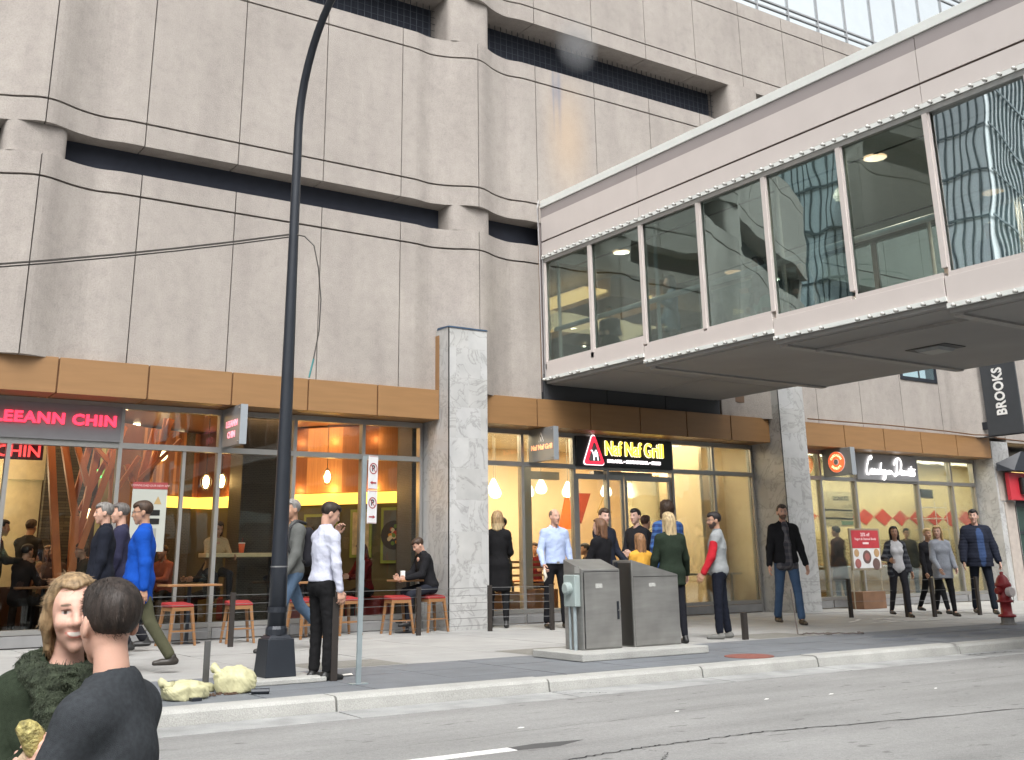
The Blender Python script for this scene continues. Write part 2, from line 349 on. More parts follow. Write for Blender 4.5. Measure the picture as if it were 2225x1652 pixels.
# slate-coloured furnishing strip: slabs with open joints
def slabs(name, m, x0, x1, ys, wx, top, gap=.008, skip=()):
    b = MB(); x = x0; random.seed(5)
    while x < x1:
        for j in range(len(ys)-1):
            dz = random.uniform(-.0015, .0015)
            b.box(x+gap, x+wx-gap, ys[j]+gap, ys[j+1]-gap, top-.06, top+dz)
        x += wx
    return tag(b.build(name, m), kind='structure')
slabs('pavement_edge_strip', SLATE, -20, 60, [KY+.31, 11.35, 12.25, 13.2], 1.22, 0)
slabs('pavement', PAVE, -20, 60, [13.2, 14.6, 16.4, 18.2, 20.1], 1.82, 0)
sheet('pavement_bed', -60, 100, KY+.3, 30, -.012, JOINT, t=.2)
def dim(name, x0, x1, y0, y1, m, z=.003): sheet(name, x0, x1, y0, y1, z, m)
DGR = mat('planter_strip_stone', (.20, .195, .175), .9, 0, .15, 6, .4, 70, speck=.2)
for x0, x1 in ((6.0, 7.3), (-1.6, 0.6), (9.3, 11.5), (13.9, 15.3), (1.4, 3.0)):
    dim('paving_inset', x0, x1, 13.25, 14.2, DGR)
SL2 = mat('slate_diamonds', (.12, .135, .16), .75, 0, .1, 5, .2, 70); b = MB()
for i in range(5):
    for j in range(2):
        cx, cy = 15.4+i*1.15+(j*.57), 11.7+j*.62
        b.add([(cx-.5, cy, .004), (cx, cy-.26, .004), (cx+.5, cy, .004), (cx, cy+.26, .004)], [(0, 1, 2, 3)])
tag(b.build('paving_diamonds', SL2), kind='structure')
# rusty cover in the pavement
o = MB().lathe([(.33, 0), (.33, .008), (.31, .012)], (11.35, 11.05, 0), 28).build('utility_cover', mat('rust_iron', (.24, .09, .07), .85, .2, .2, 12, .5, 60))
tag(o, 'round rust-red utility cover set in the pavement near the kerb', 'manhole cover')
# lane line and cracks in the road
WL = mat('road_paint', (.72, .72, .70), .7, 0, .12, 20, .3, 90, speck=.25)
b = MB(); b.box(.2, 5.12, 7.50, 7.64, -.15, -.136); tag(b.build('lane_line', WL), kind='structure')
b = MB(); b.add([(5.12, 7.50, -.1385), (5.5, 7.46, -.1385), (5.85, 7.60, -.1385), (5.4, 7.68, -.1385), (5.12, 7.64, -.1385)], [(0, 1, 2, 3, 4)])
tag(b.build('worn_line_patch', mat('worn_patch', (.075, .075, .075), .9)), kind='structure')
def crack(name, pts, wd, z=-.1365):
    random.seed(len(pts)); P = []
    for (x0, y0), (x1, y1) in zip(pts, pts[1:]):
        for k in range(18):
            t = k/18; P.append((x0+(x1-x0)*t+random.uniform(-.012, .012), y0+(y1-y0)*t+random.uniform(-.022, .022)))
    P.append(pts[-1]); b = MB(); v = []; f = []
    for i, (x, y) in enumerate(P):
        ww = wd*random.uniform(.45, 1.2); v += [(x, y-ww, z), (x, y+ww, z)]
        if i: f.append((2*i-2, 2*i, 2*i+1, 2*i-1))
    b.add(v, f); return tag(b.build(name, mat('crack_tar', (.022, .022, .022), .9)), kind='structure')
crack('road_crack', [(4.4, 6.75), (5.16, 6.93), (5.96, 7.0), (6.45, 6.99), (7.29, 6.99), (8.17, 6.8), (10.26, 6.47), (14, 6.5), (25, 6.2)], .013)
crack('road_crack', [(5.9, 6.95), (5.95, 6.7), (5.71, 6.5), (5.6, 6.2)], .006)
crack('road_crack', [(4.0, 8.2), (8, 8.35), (14, 8.25), (30, 8.3)], .003)
crack('kerb_crack', [(7.57, 10.40), (7.62, 10.1), (7.95, 9.9)], .012, -.118)
crack('kerb_crack', [(15.1, 10.6), (15.0, 10.35)], .04, .012)
crack('kerb_crack', [(14.9, 10.2), (15.9, 10.1)], .02, -.118)
for (x, y, l, h) in ((5.76, 8.44, .09, .014), (7.55, 8.38, .07, .012), (8.9, 8.5, .08, .012), (9.74, 8.37, .09, .012), (11.04, 8.0, .06, .01)):
    q = MB().add([(x, y, -.137), (x+l*.6, y-h, -.137), (x+l, y+h*.2, -.134), (x+l*.5, y+h, -.131)], [(0, 1, 2, 3)]).build('litter_scrap', WHT)
    tag(q, 'small white scrap of litter lying on the asphalt', 'litter', 'white scraps on the road')
# spray-paint scribble on the pavement
b = MB(); random.seed(9)
for k in range(9):
    x, y = random.uniform(18.6, 20.4), random.uniform(14.7, 15.9); a = random.choice((.3, -.5, .9)); L = random.uniform(.3, .9)
    b.add([(x, y, .006), (x+L, y+a*L*.5, .006), (x+L, y+a*L*.5+.07, .006), (x, y+.07, .006)], [(0, 1, 2, 3)])
tag(b.build('utility_marking', WL), kind='structure')
# ================================================================== CONCRETE PARKING RAMP BUILDING
bld = empty('concrete_building', (0, 19.4, 0), 0, 'tan exposed concrete building with rounded piers and long dark openings above the shops', 'building')
PIERS = [-6.0, 3.15, 12.25, 21.37, 30.47, 39.6]
WX0, WX1 = -3.0, 30.75
def yoff(x, z=0):
    d = min(abs(x-p) for p in (PIERS if z < 14 else PIERS[:3]))
    s = .27*(.5+.5*math.cos(PI*d/.78)) if d < .78 else 0
    e = .07*math.sin(PI*min(1, max(0, (d-.6)/.9)))**2
    return 19.4 - s + e
def band(name, z0, z1, x0, x1, th=.22, gap=.011, off=0):
    """one course of precast panels following the rounded piers, open vertical joints every 1.82"""
    b = MB(); J = [3.15+1.822*k for k in range(-5, 20)]
    J = [x0]+[j for j in J if x0+.2 < j < x1-.2]+[x1]
    for a, c in zip(J, J[1:]):
        a += gap; c -= gap; n = max(2, int((c-a)/.09)); xs = [a+(c-a)*i/n for i in range(n+1)]
        vs = []; fs = []
        for x in xs:
            y = yoff(x, z0)+off; vs += [(x, y-19.4, z0), (x, y-19.4, z1), (x, .0+th, z1), (x, .0+th, z0)]
        for i in range(n):
            q = 4*i; fs += [(q, q+4, q+5, q+1), (q+1, q+5, q+6, q+2), (q+2, q+6, q+7, q+3), (q+3, q+7, q+4, q)]
        fs += [(0, 1, 2, 3), (4*n+3, 4*n+2, 4*n+1, 4*n)]
        b.add(vs, fs)
    o = b.build(name, CONC, bld); 
    return o
BX0, BX1 = 14.08, 19.5
band('wall_course', 4.70, 7.83, WX0, BX0-.02); band('wall_course', 4.70, 7.83, BX1+.1, WX1)
band('wall_course', 7.87, 8.28, WX0, BX0-.02, .5); band('wall_course', 7.87, 8.28, BX1+.1, WX1, .5)
band('wall_course', 8.86, 9.29, WX0, WX1, .5); band('wall_course', 9.33, 12.43, WX0, WX1)
band('wall_course', 12.47, 12.87, WX0, WX1, .6); band('wall_course', 14.02, 14.43, WX0, WX1, .85)
band('wall_course', 14.47, 16.33, WX0, WX1); band('parapet', 16.37, 16.80, WX0, WX1)
# joint backing
MB().box(WX0, BX0-.03, .12, .2, 4.7, 8.27).box(BX1+.1, WX1, .12, .2, 4.7, 8.27).box(WX0, WX1, .12, .2, 8.87, 12.86).box(WX0, WX1, .12, .2, 14.03, 16.7).build('wall_core', JOINT, bld)
# piers inside the openings
def pier(c, z0, z1, hw, name='opening_pier'):
    b = MB(); n = 20; prof = []
    for i in range(n+1):
        a = PI*i/n; prof.append((c-hw*math.copysign(abs(math.cos(a))**.55, math.cos(a)), -.27*abs(math.sin(a))**.7+.13))
    prof = [(c-hw, .8)]+prof+[(c+hw, .8)]
    b.hexa([(x, y, z0) for x, y in prof], [(x, y, z1) for x, y in prof])
    o = b.build(name, CONC, bld, smooth=False); return o
for c in PIERS[1:5]:
    cc = c-.08
    pier(cc, 8.285, 8.855, .53); pier(cc, 12.875, 14.015, .56)
# dark recesses with mesh screens
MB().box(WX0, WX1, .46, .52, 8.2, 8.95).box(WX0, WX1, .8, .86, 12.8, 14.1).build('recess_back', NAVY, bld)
GRID = mat('screen_wire', (.05, .06, .075), .6, .4); b = MB()
x = WX0
while x < WX1: b.box(x, x+.012, .60, .612, 12.86, 14.04); x += .17
for z in (13.05, 13.22, 13.39, 13.56, 13.73, 13.9): b.box(WX0, WX1, .612, .62, z, z+.008)
tag(b.build('opening_screen', GRID, bld))
# roof slab and back so it is a real volume
MB().box(WX0, WX1, .87, 9, 16.3, 16.5).box(WX0, WX0+.2, .25, 9, 4.7, 16.4).box(WX1-.2, WX1, .25, 9, 4.7, 16.4).box(WX0, WX1, .86, .96, 8.95, 12.8).box(WX0, WX1, .25, .4, 14.43, 16.4).build('roof_slab', CONC, bld)
# dark panel area under the bridge head
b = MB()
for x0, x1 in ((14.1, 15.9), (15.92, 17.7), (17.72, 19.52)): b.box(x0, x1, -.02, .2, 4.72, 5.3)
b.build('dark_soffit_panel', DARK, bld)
# conduit groove / wire above the right shop fascia
MB().tube([(22.6, -.14, 4.80), (26, -.13, 4.82), (28.6, -.13, 4.80), (29.9, -.16, 4.76), (30.4, -.38, 4.75), (31.2, -.10, 4.72), (33, -.1, 4.70)], .018, 6).build('conduit', BRZ, bld)
# small window high on the right
w1 = MB().box(26.9, 28.62, -.03, .05, 6.22, 6.32).box(28.5, 28.62, -.03, .05, 6.32, 7.8).box(26.9, 27.0, -.03, .05, 6.32, 7.8).box(27.75, 27.8, -.025, .05, 6.32, 7.8).build('window_frame', BLACKM, bld)
MB().box(27.0, 28.5, -.015, -.005, 6.32, 7.8).build('pane', TGL, w1)
# marble pillars
for x0, x1, zt in ((11.36, 12.32, 6.0), (21.16, 22.12, 5.6)):
    b = MB(); b.box(x0+.02, x1, -.45, .62, 0, zt)
    p = b.build('marble_pillar', MARB, bld, bevel=.004)
    MB().box(x0+.002, x0+.018, -.448, .6, 0, zt).build('marble_side_slab', MARB, p)
    MB().box(x0-.002, x0+.022, -.462, -.452, 0, zt).build('corner_joint', BLK, p)
    if zt > 5.8: MB().hexa([(x0-.01, -.47, 6.0), (x1+.01, -.47, 6.0), (x1+.01, .0, 6.0), (x0-.01, .0, 6.0)], [(x0, -.46, 6.03), (x1, -.46, 6.03), (x1, .0, 6.05), (x0, .0, 6.05)]).build('cap_flashing', mat('blue_flashing', (.02, .05, .10), .5), p)
MB().box(11.342, 11.356, -.09, .6, 4.12, 5.88).box(22.125, 22.14, -.09, .3, 4.1, 5.6).build('orange_edge_strip', FASC, bld)
MB().box(30.75, 31.62, -.12, .6, 0, 4.62).build('marble_pillar', MARB, bld, bevel=.004)
# fascia panels
FX = [(-1.7, .75), (.75, 2.28), (2.29, 3.82), (3.84, 5.35), (5.37, 6.89), (6.91, 8.41), (8.43, 9.91), (9.93, 11.34),
      (12.33, 13.84), (13.86, 15.33), (15.35, 16.81), (16.83, 18.28), (18.30, 19.77), (19.79, 21.15),
      (22.15, 24.05), (24.07, 25.71), (25.73, 27.37), (27.39, 29.05), (29.07, 30.74)]
for a, c in FX:
    MB().box(a+.006, c-.004, -.10, .66, 4.11, 4.72).build('fascia_panel', FASC, bld, bevel=.004)
MB().box(-1.7, 30.74, -.07, .6, 4.13, 4.70).build('fascia_core', BRZ, bld)
# ================================================================== STOREFRONTS
SY = .6   # glass plane, relative to y = 19.4
def front(name, xs, doors=(), panels=(), x0=None, x1=None, sill=.27):
    """mullion xs, transom at 3.35, head 4.08; doors = bays left open to the ground; panels = bays whose upper light is a sign panel"""
    f = MB(); d = .07
    xa, xb = xs[0], xs[-1]
    for i, x in enumerate(xs):
        f.box(x-.035, x+.035, SY-.06, SY+.09, 0.0 if i in (0, len(xs)-1) else .02, 4.08)
    f.box(xa-.035, xb+.035, SY-.065, SY+.09, 4.0, 4.10)
    for i in range(len(xs)-1):
        a, c = xs[i]+.035, xs[i+1]-.035
        f.box(a, c, SY-.055, SY+.085, 3.30, 3.40)
        if i not in doors: f.box(a, c, SY-.055, SY+.085, sill-.06, sill+.02)
    o = f.build(name+'_frame', ALUM, bld)
    for i in range(len(xs)-1):
        a, c = xs[i]+.035, xs[i+1]-.035
        if i not in panels: MB().box(a, c, SY, SY+.01, 3.40, 4.0).build('window_pane', GLZ, bld)
        if i not in doors:
            MB().box(a, c, SY, SY+.01, sill+.02, 3.30).build('window_pane', GLZ, bld)
            MB().box(a, c, SY-.10, SY+.1, .02, sill-.07).build('sill_block', mat('sill_stone', (.22, .22, .22), .7, 0, .1, 4), bld)
    return o
front('left_shop', [-1.6, .1, 1.75, 3.3, 5.14, 6.97, 8.47, 9.96, 11.3], panels=(3,))
MB().box(6.28, 6.34, SY-.03, SY+.06, .3, 3.3).build('window_post', ALUM, bld)
front('middle_shop', [12.4, 13.88, 15.32, 16.3, 18.33, 19.72, 21.1], doors=(2, 3), panels=(2, 3))
front('right_shop', [22.2, 23.7, 25.12, 27.9, 29.55, 30.7], doors=(), panels=(2,))
# doors of the middle shop: closers, door leaves
DB = mat('dark_bronze', (.10, .09, .08), .4, .5)
def leaf(x0, x1, y, parent=bld):
    f = MB(); f.box(x0, x0+.07, y-.03, y+.03, .03, 3.2).box(x1-.07, x1, y-.03, y+.03, .03, 3.2).box(x0+.07, x1-.07, y-.03, y+.03, 3.08, 3.2).box(x0+.07, x1-.07, y-.03, y+.03, .03, .22)
    d = f.build('door', ALUM, parent); MB().box(x0+.07, x1-.07, y-.005, y+.005, .22, 3.08).build('door_glass', GLZ, d)
    MB().tube([(x1-.13, y-.05, .9), (x1-.13, y-.09, .95), (x1-.13, y-.09, 1.5), (x1-.13, y-.05, 1.55)], .015, 6).build('door_handle', STEEL, d)
leaf(15.38, 16.78, SY); leaf(16.82, 18.28, SY)
MB().box(16.0, 17.8, SY+.09, SY+.25, 3.14, 3.29).build('door_closer_box', STEEL, bld)
MB().box(14.55, 14.78, SY+.9, SY+1.1, 0, 3.4).box(14.78, 15.6, SY+.9, SY+1.05, 3.12, 3.3).build('vestibule_frame', ALUM, bld)
MB().box(18.26, 18.29, SY+.4, SY+1.6, .05, 3.28).build('vestibule_glass', GLZ, bld)
# ------------------------------------------------------------------ interiors (part of the building)
def room(name, x0, x1, yb, wallm, ceilm, floorm, zc=4.2, y0=SY+.12):
    MB().box(x0, x1, y0, yb, -.02, .012).build(name+'_floor', floorm, bld)
    MB().box(x0, x1, y0, yb, zc, zc+.1).build(name+'_ceiling', ceilm, bld)
    MB().box(x0, x1, yb, yb+.1, 0, zc).build(name+'_back_wall', wallm, bld)
    MB().box(x0-.04, x0, y0, yb, 0, zc).box(x1, x1+.04, y0, yb, 0, zc).build(name+'_side_walls', wallm, bld)
BRN = mat('brown_plaster', (.16, .075, .045), .6, 0, .15, 1); FLR = mat('restaurant_floor', (.07, .05, .04), .4, 0, .2, 3)
STONE = brick_mat('stacked_stone', (.10, .085, .06), (.035, .03, .025), (.01, .01, .01), .5, .06)
TILE = brick_mat('dark_tile', (.045, .04, .035), (.03, .027, .024), (.07, .06, .05), .08, .035)
room('left_shop', -1.6, 11.5, 8.5, BRN, mat('copper_ceiling', (.34, .18, .11), .35, .2, .2, .8), FLR, 4.25)
room('middle_shop', 12.1, 21.3, 5.5, CREAM, mat('cream_ceiling', (.70, .66, .52), .8), mat('middle_floor', (.22, .14, .08), .4), 4.25)
room('right_shop', 22.2, 35.3, 3.6, mat('pale_yellow_wall', (.85, .74, .45), .8), mat('white_ceiling', (.7, .68, .6), .8), mat('right_floor', (.4, .35, .28), .4), 4.25)
# left restaurant features. wood wall runs diagonally from the window corner to the back
def wall_quad(name, p0, p1, z0, z1, m, th=.08):
    d = Vector((p1[0]-p0[0], p1[1]-p0[1], 0)).normalized(); n = Vector((-d.y, d.x, 0))*th
    P = [(p0[0], p0[1]), (p1[0], p1[1]), (p1[0]+n.x, p1[1]+n.y), (p0[0]+n.x, p0[1]+n.y)]
    return MB().hexa([(x, y, z0) for x, y in P], [(x, y, z1) for x, y in P]).build(name, m, bld)
W0, W1 = (11.42, 1.1), (9.4, 5.2)
W0, W1 = (9.0, 6.2), (11.4, 1.75)
wall_quad('wood_slat_wall', (7.6, 6.1), (11.42, 1.5), 2.78, 4.22, SLAT)
wall_quad('lower_wall', (7.6, 6.1), (11.42, 1.5), .02, 2.50, mat('olive_wall', (.12, .095, .04), .6))
wall_quad('cove_light', (7.55, 6.02), (11.38, 1.42), 2.52, 2.76, emis('yellow_cove', (1.0, .62, .10), 1.15))
MB().box(11.25, 11.48, SY+.25, 1.5, .02, 4.2).build('tile_column', TILE, bld)
MB().box(8.0, 8.75, 2.1, 2.8, .02, 4.2).build('tile_column', TILE, bld)
MB().box(7.3, 8.0, 5.2, 5.3, .1, 4.2).build('tile_column', TILE, bld)
wall_quad('wood_slat_wall', (6.6, 4.6), (8.6, 5.6), 2.78, 4.2, SLAT); wall_quad('cove_light', (6.6, 4.5), (8.6, 5.5), 2.52, 2.76, emis('yellow_cove', (1, .62, .1), 1.15))
wall_quad('red_wood_wall', (5.9, 3.9), (6.6, 4.5), .0, 4.2, mat('dark_red_wood', (.14, .04, .025), .5, 0, .2, 2, stretch=(4, 4, .5)))
MB().box(4.9, 5.9, 5.4, 5.6, 0, 4.2).build('stone_wall', STONE, bld)
MB().box(1.6, 3.9, 5.9, 6.0, .0, 4.2).build('stone_wall', STONE, bld)
MB().box(5.55, 5.75, 3.2, 3.6, 0, 4.2).build('pale_column', mat('green_cream', (.42, .42, .20), .7), bld)
KIT = mat('kitchen_tile', (.70, .62, .42), .5); MB().box(2.6, 4.95, 6.0, 6.1, .9, 3.1).box(2.6, 2.7, 4.8, 6.0, .9, 3.2).box(3.4, 5.0, 5.9, 6.0, 3.1, 4.2).build('kitchen_wall', KIT, bld)
# angular timber "branches"
TIM = mat('branch_timber', (.52, .18, .06), .5, 0, .15, 3, .1, 20, stretch=(3, 3, 1))
def beam(b, p, q, w=.10):
    p, q = Vector(p), Vector(q); t = (q-p).normalized(); a = t.cross(Vector((0, 1, 0))).normalized()*w/2; c = Vector((0, w/2, 0))
    b.hexa([p+a+c, p+a-c, p-a-c, p-a+c], [q+a+c, q+a-c, q-a-c, q-a+c])
yy = 2.35
tr1 = empty('branching_timber_screen', (4.9, 19.4+yy, 0), 0, 'orange timber screen of crossing slanted beams inside the left restaurant', 'screen')
def beams(L, root):
    for p, q, w_ in L:
        b = MB(); beam(b, (p[0]-4.9, p[2]-yy, p[1]), (q[0]-4.9, q[2]-yy, q[1]), w_); b.build('beam', TIM, root)
beams([((4.83, 0.02, yy), (4.25, 3.95, yy), .13), ((4.95, .02, yy), (4.88, 2.2, yy), .14), ((4.88, 2.2, yy), (4.42, 4.1, yy), .12), ((4.86, 2.5, yy+.1), (5.12, 3.9, yy+.1), .10),
       ((5.0, 1.6, yy-.1), (5.62, 3.9, yy-.1), .11), ((5.0, 1.7, yy+.14), (5.28, 4.0, yy+.14), .12), ((5.02, 2.75, yy-.16), (4.62, 3.9, yy-.16), .10), ((5.0, 2.3, yy+.2), (5.5, 3.5, yy+.2), .09),
       ((5.55, .02, yy), (5.52, 2.4, yy), .08), ((5.52, 2.4, yy), (5.42, 4.1, yy), .09), ((5.5, 2.5, yy+.08), (6.0, 3.35, yy+.08), .08), ((5.5, 3.1, yy-.08), (5.0, 3.6, yy-.08), .08)], tr1)
tr2 = empty('branching_timber_screen', (4.9, 19.4+yy, 0), 0, 'right-hand timber branch reaching up behind the paper notice in the left restaurant', 'screen')
beams([((5.95, .02, yy), (6.02, 2.5, yy), .12), ((6.02, 2.5, yy), (6.55, 4.1, yy), .12), ((6.0, 2.6, yy+.12), (6.28, 3.9, yy+.12), .11), ((5.98, 2.9, yy-.1), (6.75, 3.7, yy-.1), .07), ((6.1, 2.45, yy+.2), (5.8, 3.2, yy+.2), .09), ((6.3, 3.3, yy-.12), (6.4, 4.1, yy-.12), .05)], tr2)
# pictures, booth, counters
FRG = mat('green_frame', (.30, .34, .06), .6)
def on_wall(t, z, w_, h_, name, m, lab, cat, inner=None):
    p0, p1 = Vector((7.6, 6.1+19.4, 0)), Vector((11.42, 1.5+19.4, 0)); d = (p1-p0).normalized(); nrm = Vector((d.y, -d.x, 0))*.05
    if nrm.y > 0: nrm = -nrm
    c = p0+(p1-p0)*t+nrm
    o = empty(name, (c.x, c.y, z), math.atan2(d.y, d.x), lab, cat)
    MB().box(-w_/2, w_/2, -.02, .02, -h_/2, h_/2).build('frame', FRG, o)
    MB().box(-w_/2+.06, w_/2-.06, -.03, -.021, -h_/2+.06, h_/2-.06).build('picture', m, o)
    if inner: inner(o)
def bowl(o):
    rnd = random.Random(4)
    MB().lathe([(.30, 0), (.30, .006)], (0, -.042, 0), 20, axis='y').build('bowl', mat('bowl_dark', (.05, .04, .035), .5), o)
    b = MB()
    for k in range(26):
        a, r = rnd.uniform(0, 6.28), rnd.uniform(0, .2); b.lathe([(.045, 0), (.04, .005)], (r*math.cos(a), -.055-.0004*k, r*math.sin(a)), 7, k % 4, 'y')
    b.build('food', [mat('food_orange', (.75, .28, .03), .6), mat('food_cream', (.75, .6, .35), .6), mat('food_red', (.5, .06, .03), .6), mat('food_green', (.16, .25, .04), .6)], o)
on_wall(.97, 1.85, .62, 1.15, 'wall_picture', mat('picture_grey', (.14, .13, .11), .5), 'framed picture of a dark food bowl beside the tile column in the left restaurant', 'picture', bowl)
on_wall(.84, 1.9, .5, 1.0, 'wall_picture', mat('picture_sepia', (.55, .42, .22), .6, 0, .3, 9), 'sepia floral picture in a green frame, left of the food bowl picture', 'picture')
on_wall(.52, 2.0, .6, .8, 'wall_picture', mat('picture_pale', (.6, .52, .32), .6, 0, .15, 4), 'pale plain picture behind the man in the white shirt', 'picture')
on_wall(.68, 1.9, .8, .85, 'wall_mirror', mat('mirror_dark', (.10, .085, .06), .25, 0, .6, 3), 'dark wall mirror behind the booth in the left restaurant', 'mirror')
RED2 = mat('booth_red', (.20, .02, .02), .5)
o = empty('booth_seat', (10.0, 21.9, 0), R(-50), 'dark red upholstered booth along the slatted wall', 'booth'); MB().box(-2.4, 1.4, -.1, .55, .15, .62).build('seat', RED2, o, bevel=.04); MB().box(-2.4, 1.4, .5, .72, .15, 1.42).build('backrest', RED2, o, bevel=.05)
CT = mat('pale_counter', (.62, .50, .30), .4)
o = empty('window_counter', (8.3, 20.95, 0), 0, 'long pale counter ledge inside the left restaurant window', 'counter'); MB().box(-1.2, 1.45, -.2, .25, 1.42, 1.5).build('counter_top', CT, o, bevel=.01)
for x in (-1.0, .2, 1.3): MB().box(x-.04, x+.04, -.02, .06, .015, 1.42).build('leg', BLACKM, o)
# ================================================================== SKYBRIDGE
sb = empty('skybridge', (14.15, 19.4, 4.8), 0, 'enclosed pedestrian skybridge with tall tinted windows crossing over the street', 'skybridge')
def B(): return MB()
YF = -26.0                      # far end over the other side of the street (relative to 19.4)
W_ = 5.35
# local coordinates: x from the left face, y relative to 19.4, z relative to 4.8
def L(z): return z-4.8
MY = [-(.04+1.69*k) for k in range(16)]
for xx, sgn in ((0, 1), (W_, -1)):
    nm = '' 
    x0, x1 = (xx, xx+.12) if sgn > 0 else (xx-.12, xx)
    MB().box(x0-.02*sgn if sgn > 0 else x0, x1 if sgn > 0 else x1+.02, YF, 0, L(9.22), L(9.39)).build('roof_cap', CAPW, sb, bevel=.006)
    b = MB(); 
    for k in range(0, 16, 4):
        ya, yb = MY[k+2]+.008 if k else -.001, (MY[k+6]+.018 if k+6 < 16 else YF)
    ys = [0.0]+[MY[2]-i*6.76 for i in range(0, 4)]+[YF]
    for a, c in zip(ys, ys[1:]): b.box(x0+.008 if sgn > 0 else x0, x1 if sgn > 0 else x1-.008, c+.008, a-.008, L(8.98), L(9.215))
    b.build('upper_band', BRIDGE2, sb)
    b = MB()
    for a, c in zip(ys, ys[1:]): b.box(x0, x1, c+.006, a-.006, L(8.41), L(8.975)).box(x0, x1, c+.006, a-.006, L(8.06), L(8.37))
    b.build('fascia_panel', BRIDGE, sb)
    MB().box(x0+.02, x1-.02, YF, 0, L(8.0), L(9.2)).build('fascia_core', mat('joint_brown', (.07, .045, .035), .8), sb)
    # bulb rail above the windows
    MB().box(x0-.02, x0+.02, YF, 0.0, L(7.97), L(8.045)).build('bulb_rail', CAPW, sb) if sgn > 0 else None
    MB().box(x0, x1, YF, 0, L(7.88), L(7.965)).build('window_head', ALUM, sb)
    # windows
    BG2 = warp(glass('bridge_glass_warped', (.68, .75, .74), .62, .006, 1.0, .02), (0, -.17, .10)); BG3 = warp(glass('bridge_glass_bright', (.70, .78, .77), 1.0, .004, .9, .42), (0, -.10, .14))
    fr = MB()
    for y in MY: fr.box(x0, x1, y-.045, y+.045, L(5.40), L(7.88))
    for k in range(15):
        a, c = MY[k]-.045, MY[k+1]+.045; zs = 5.58 if k < 2 else (5.42 if k < 4 else 5.33)
        fr.box(x0+.01, x1, c, a, L(zs-.09), L(zs))
        fr.box(x0+.02, x0+.035, a-.035, a, L(zs), L(7.88))
    f = fr.build('window_frame', BRIDGE, sb)
    random.seed(2)
    for k in range(15):
        a, c = MY[k]-.045, MY[k+1]+.045; zs = 5.58 if k < 2 else (5.42 if k < 4 else 5.33)
        tilt = {3: .01, 4: .01, 5: .01, 6: .02}.get(k, random.uniform(-.01, .01)) if sgn > 0 else 0
        xm = x0+.06; t = tilt*.8
        MB().hexa([(xm-t, c, L(zs)), (xm+.01-t, c, L(zs)), (xm+.01+t, a, L(zs)), (xm+t, a, L(zs))], [(xm-t, c, L(7.88)), (xm+.01-t, c, L(7.88)), (xm+.01+t, a, L(7.88)), (xm+t, a, L(7.88))]).build('window_pane', BG2 if k in (3, 4) and sgn > 0 else (BG3 if k > 5 and sgn > 0 else BGL), f)
    # stepped lower panels
    b = MB(); rail = MB(); und = MB()
    segs = [(0, -3.36, 5.20, 5.52), (-3.38, -6.76, 5.07, 5.36), (-6.78, -10.14, 4.94, 5.26), (-10.16, -13.6, 4.83, 5.26), (-13.62, YF, 4.80, 5.26)]
    for i, (a, c, z0, z1) in enumerate(segs):
        b.box(x0, x1, c, a, L(z0), L(z1)); 
        if sgn > 0: rail.box(x0-.035, x0+.01, c-.02, a, L(z0-.055), L(z0+.015))
        und.box(x0+.03 if sgn > 0 else x0-.05, x1+.05 if sgn > 0 else x1-.03, c, a, L(z0-.12), L(z0-.002))
    b.build('lower_panel', BRIDGE, sb, bevel=.004)
    if sgn > 0: rail.build('bulb_rail', CAPW, sb)
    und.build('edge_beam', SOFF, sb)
# bulbs, one small part each along the visible rails
BULB = mat('bulb_glass', (.55, .55, .52), .15, 0, .1, 4, spec=.8); SOCK = mat('bulb_socket', (.12, .11, .10), .5)
bm_ = MB(); bm_.lathe([(.012, -.030), (.024, -.036), (.032, -.058), (.029, -.08), (.013, -.096)], (0, 0, 0), 7, 0, 'x').lathe([(.017, 0), (.017, -.032)], (0, 0, 0), 7, 1, 'x')
proto = bm_.build('bulb', [BULB, SOCK], sb, smooth=True); me = proto.data; first = True; nb = 0
def put_bulb(y, z, x=-.02):
    global first, nb
    if nb >= 100: return
    nb += 1
    if first: o = proto; first = False
    else: o = proto.copy(); COL.objects.link(o); o.parent = sb
    o.location = (x, y, z)
y = -.15
while y > -12.3: put_bulb(y, L(8.0)); y -= .232
random.seed(7)
for a, c, z0 in ((-.1, -3.3, 5.18), (-3.5, -6.7, 5.05), (-6.9, -10.1, 4.92), (-10.3, -12.5, 4.81)):
    y = a
    while y > c:
        if random.random() > .12: put_bulb(y, L(z0-.02), -.035)
        y -= .242
# soffit with steps and seams
b = MB()
for (a, c, z0) in ((0, -3.36, 5.07), (-3.36, -6.76, 4.94), (-6.76, -10.14, 4.81), (-10.14, YF, 4.70)):
    b.box(.17, W_-.17, c, a, L(z0), L(z0+.1))
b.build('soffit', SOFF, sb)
RIBM = mat('soffit_rib', (.31, .30, .285), .7)
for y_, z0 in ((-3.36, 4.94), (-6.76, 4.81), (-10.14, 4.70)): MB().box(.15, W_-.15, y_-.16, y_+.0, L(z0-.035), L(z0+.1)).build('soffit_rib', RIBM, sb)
b = MB(); MB().box(.9, .915, -12.5, -6.9, L(4.75), L(4.80)).build('soffit_seam', RIBM, sb); b.box(2.7, 2.712, -3.2, -.1, L(5.062), L(5.08)).box(.15, W_-.15, -2.3, -2.29, L(5.064), L(5.08))
b.build('soffit_seam', RIBM, sb)
MB().box(2.45, 3.05, -8.4, -7.6, L(4.795), L(4.83)).build('light_plate', mat('plate_dark', (.05, .05, .05), .6), sb)
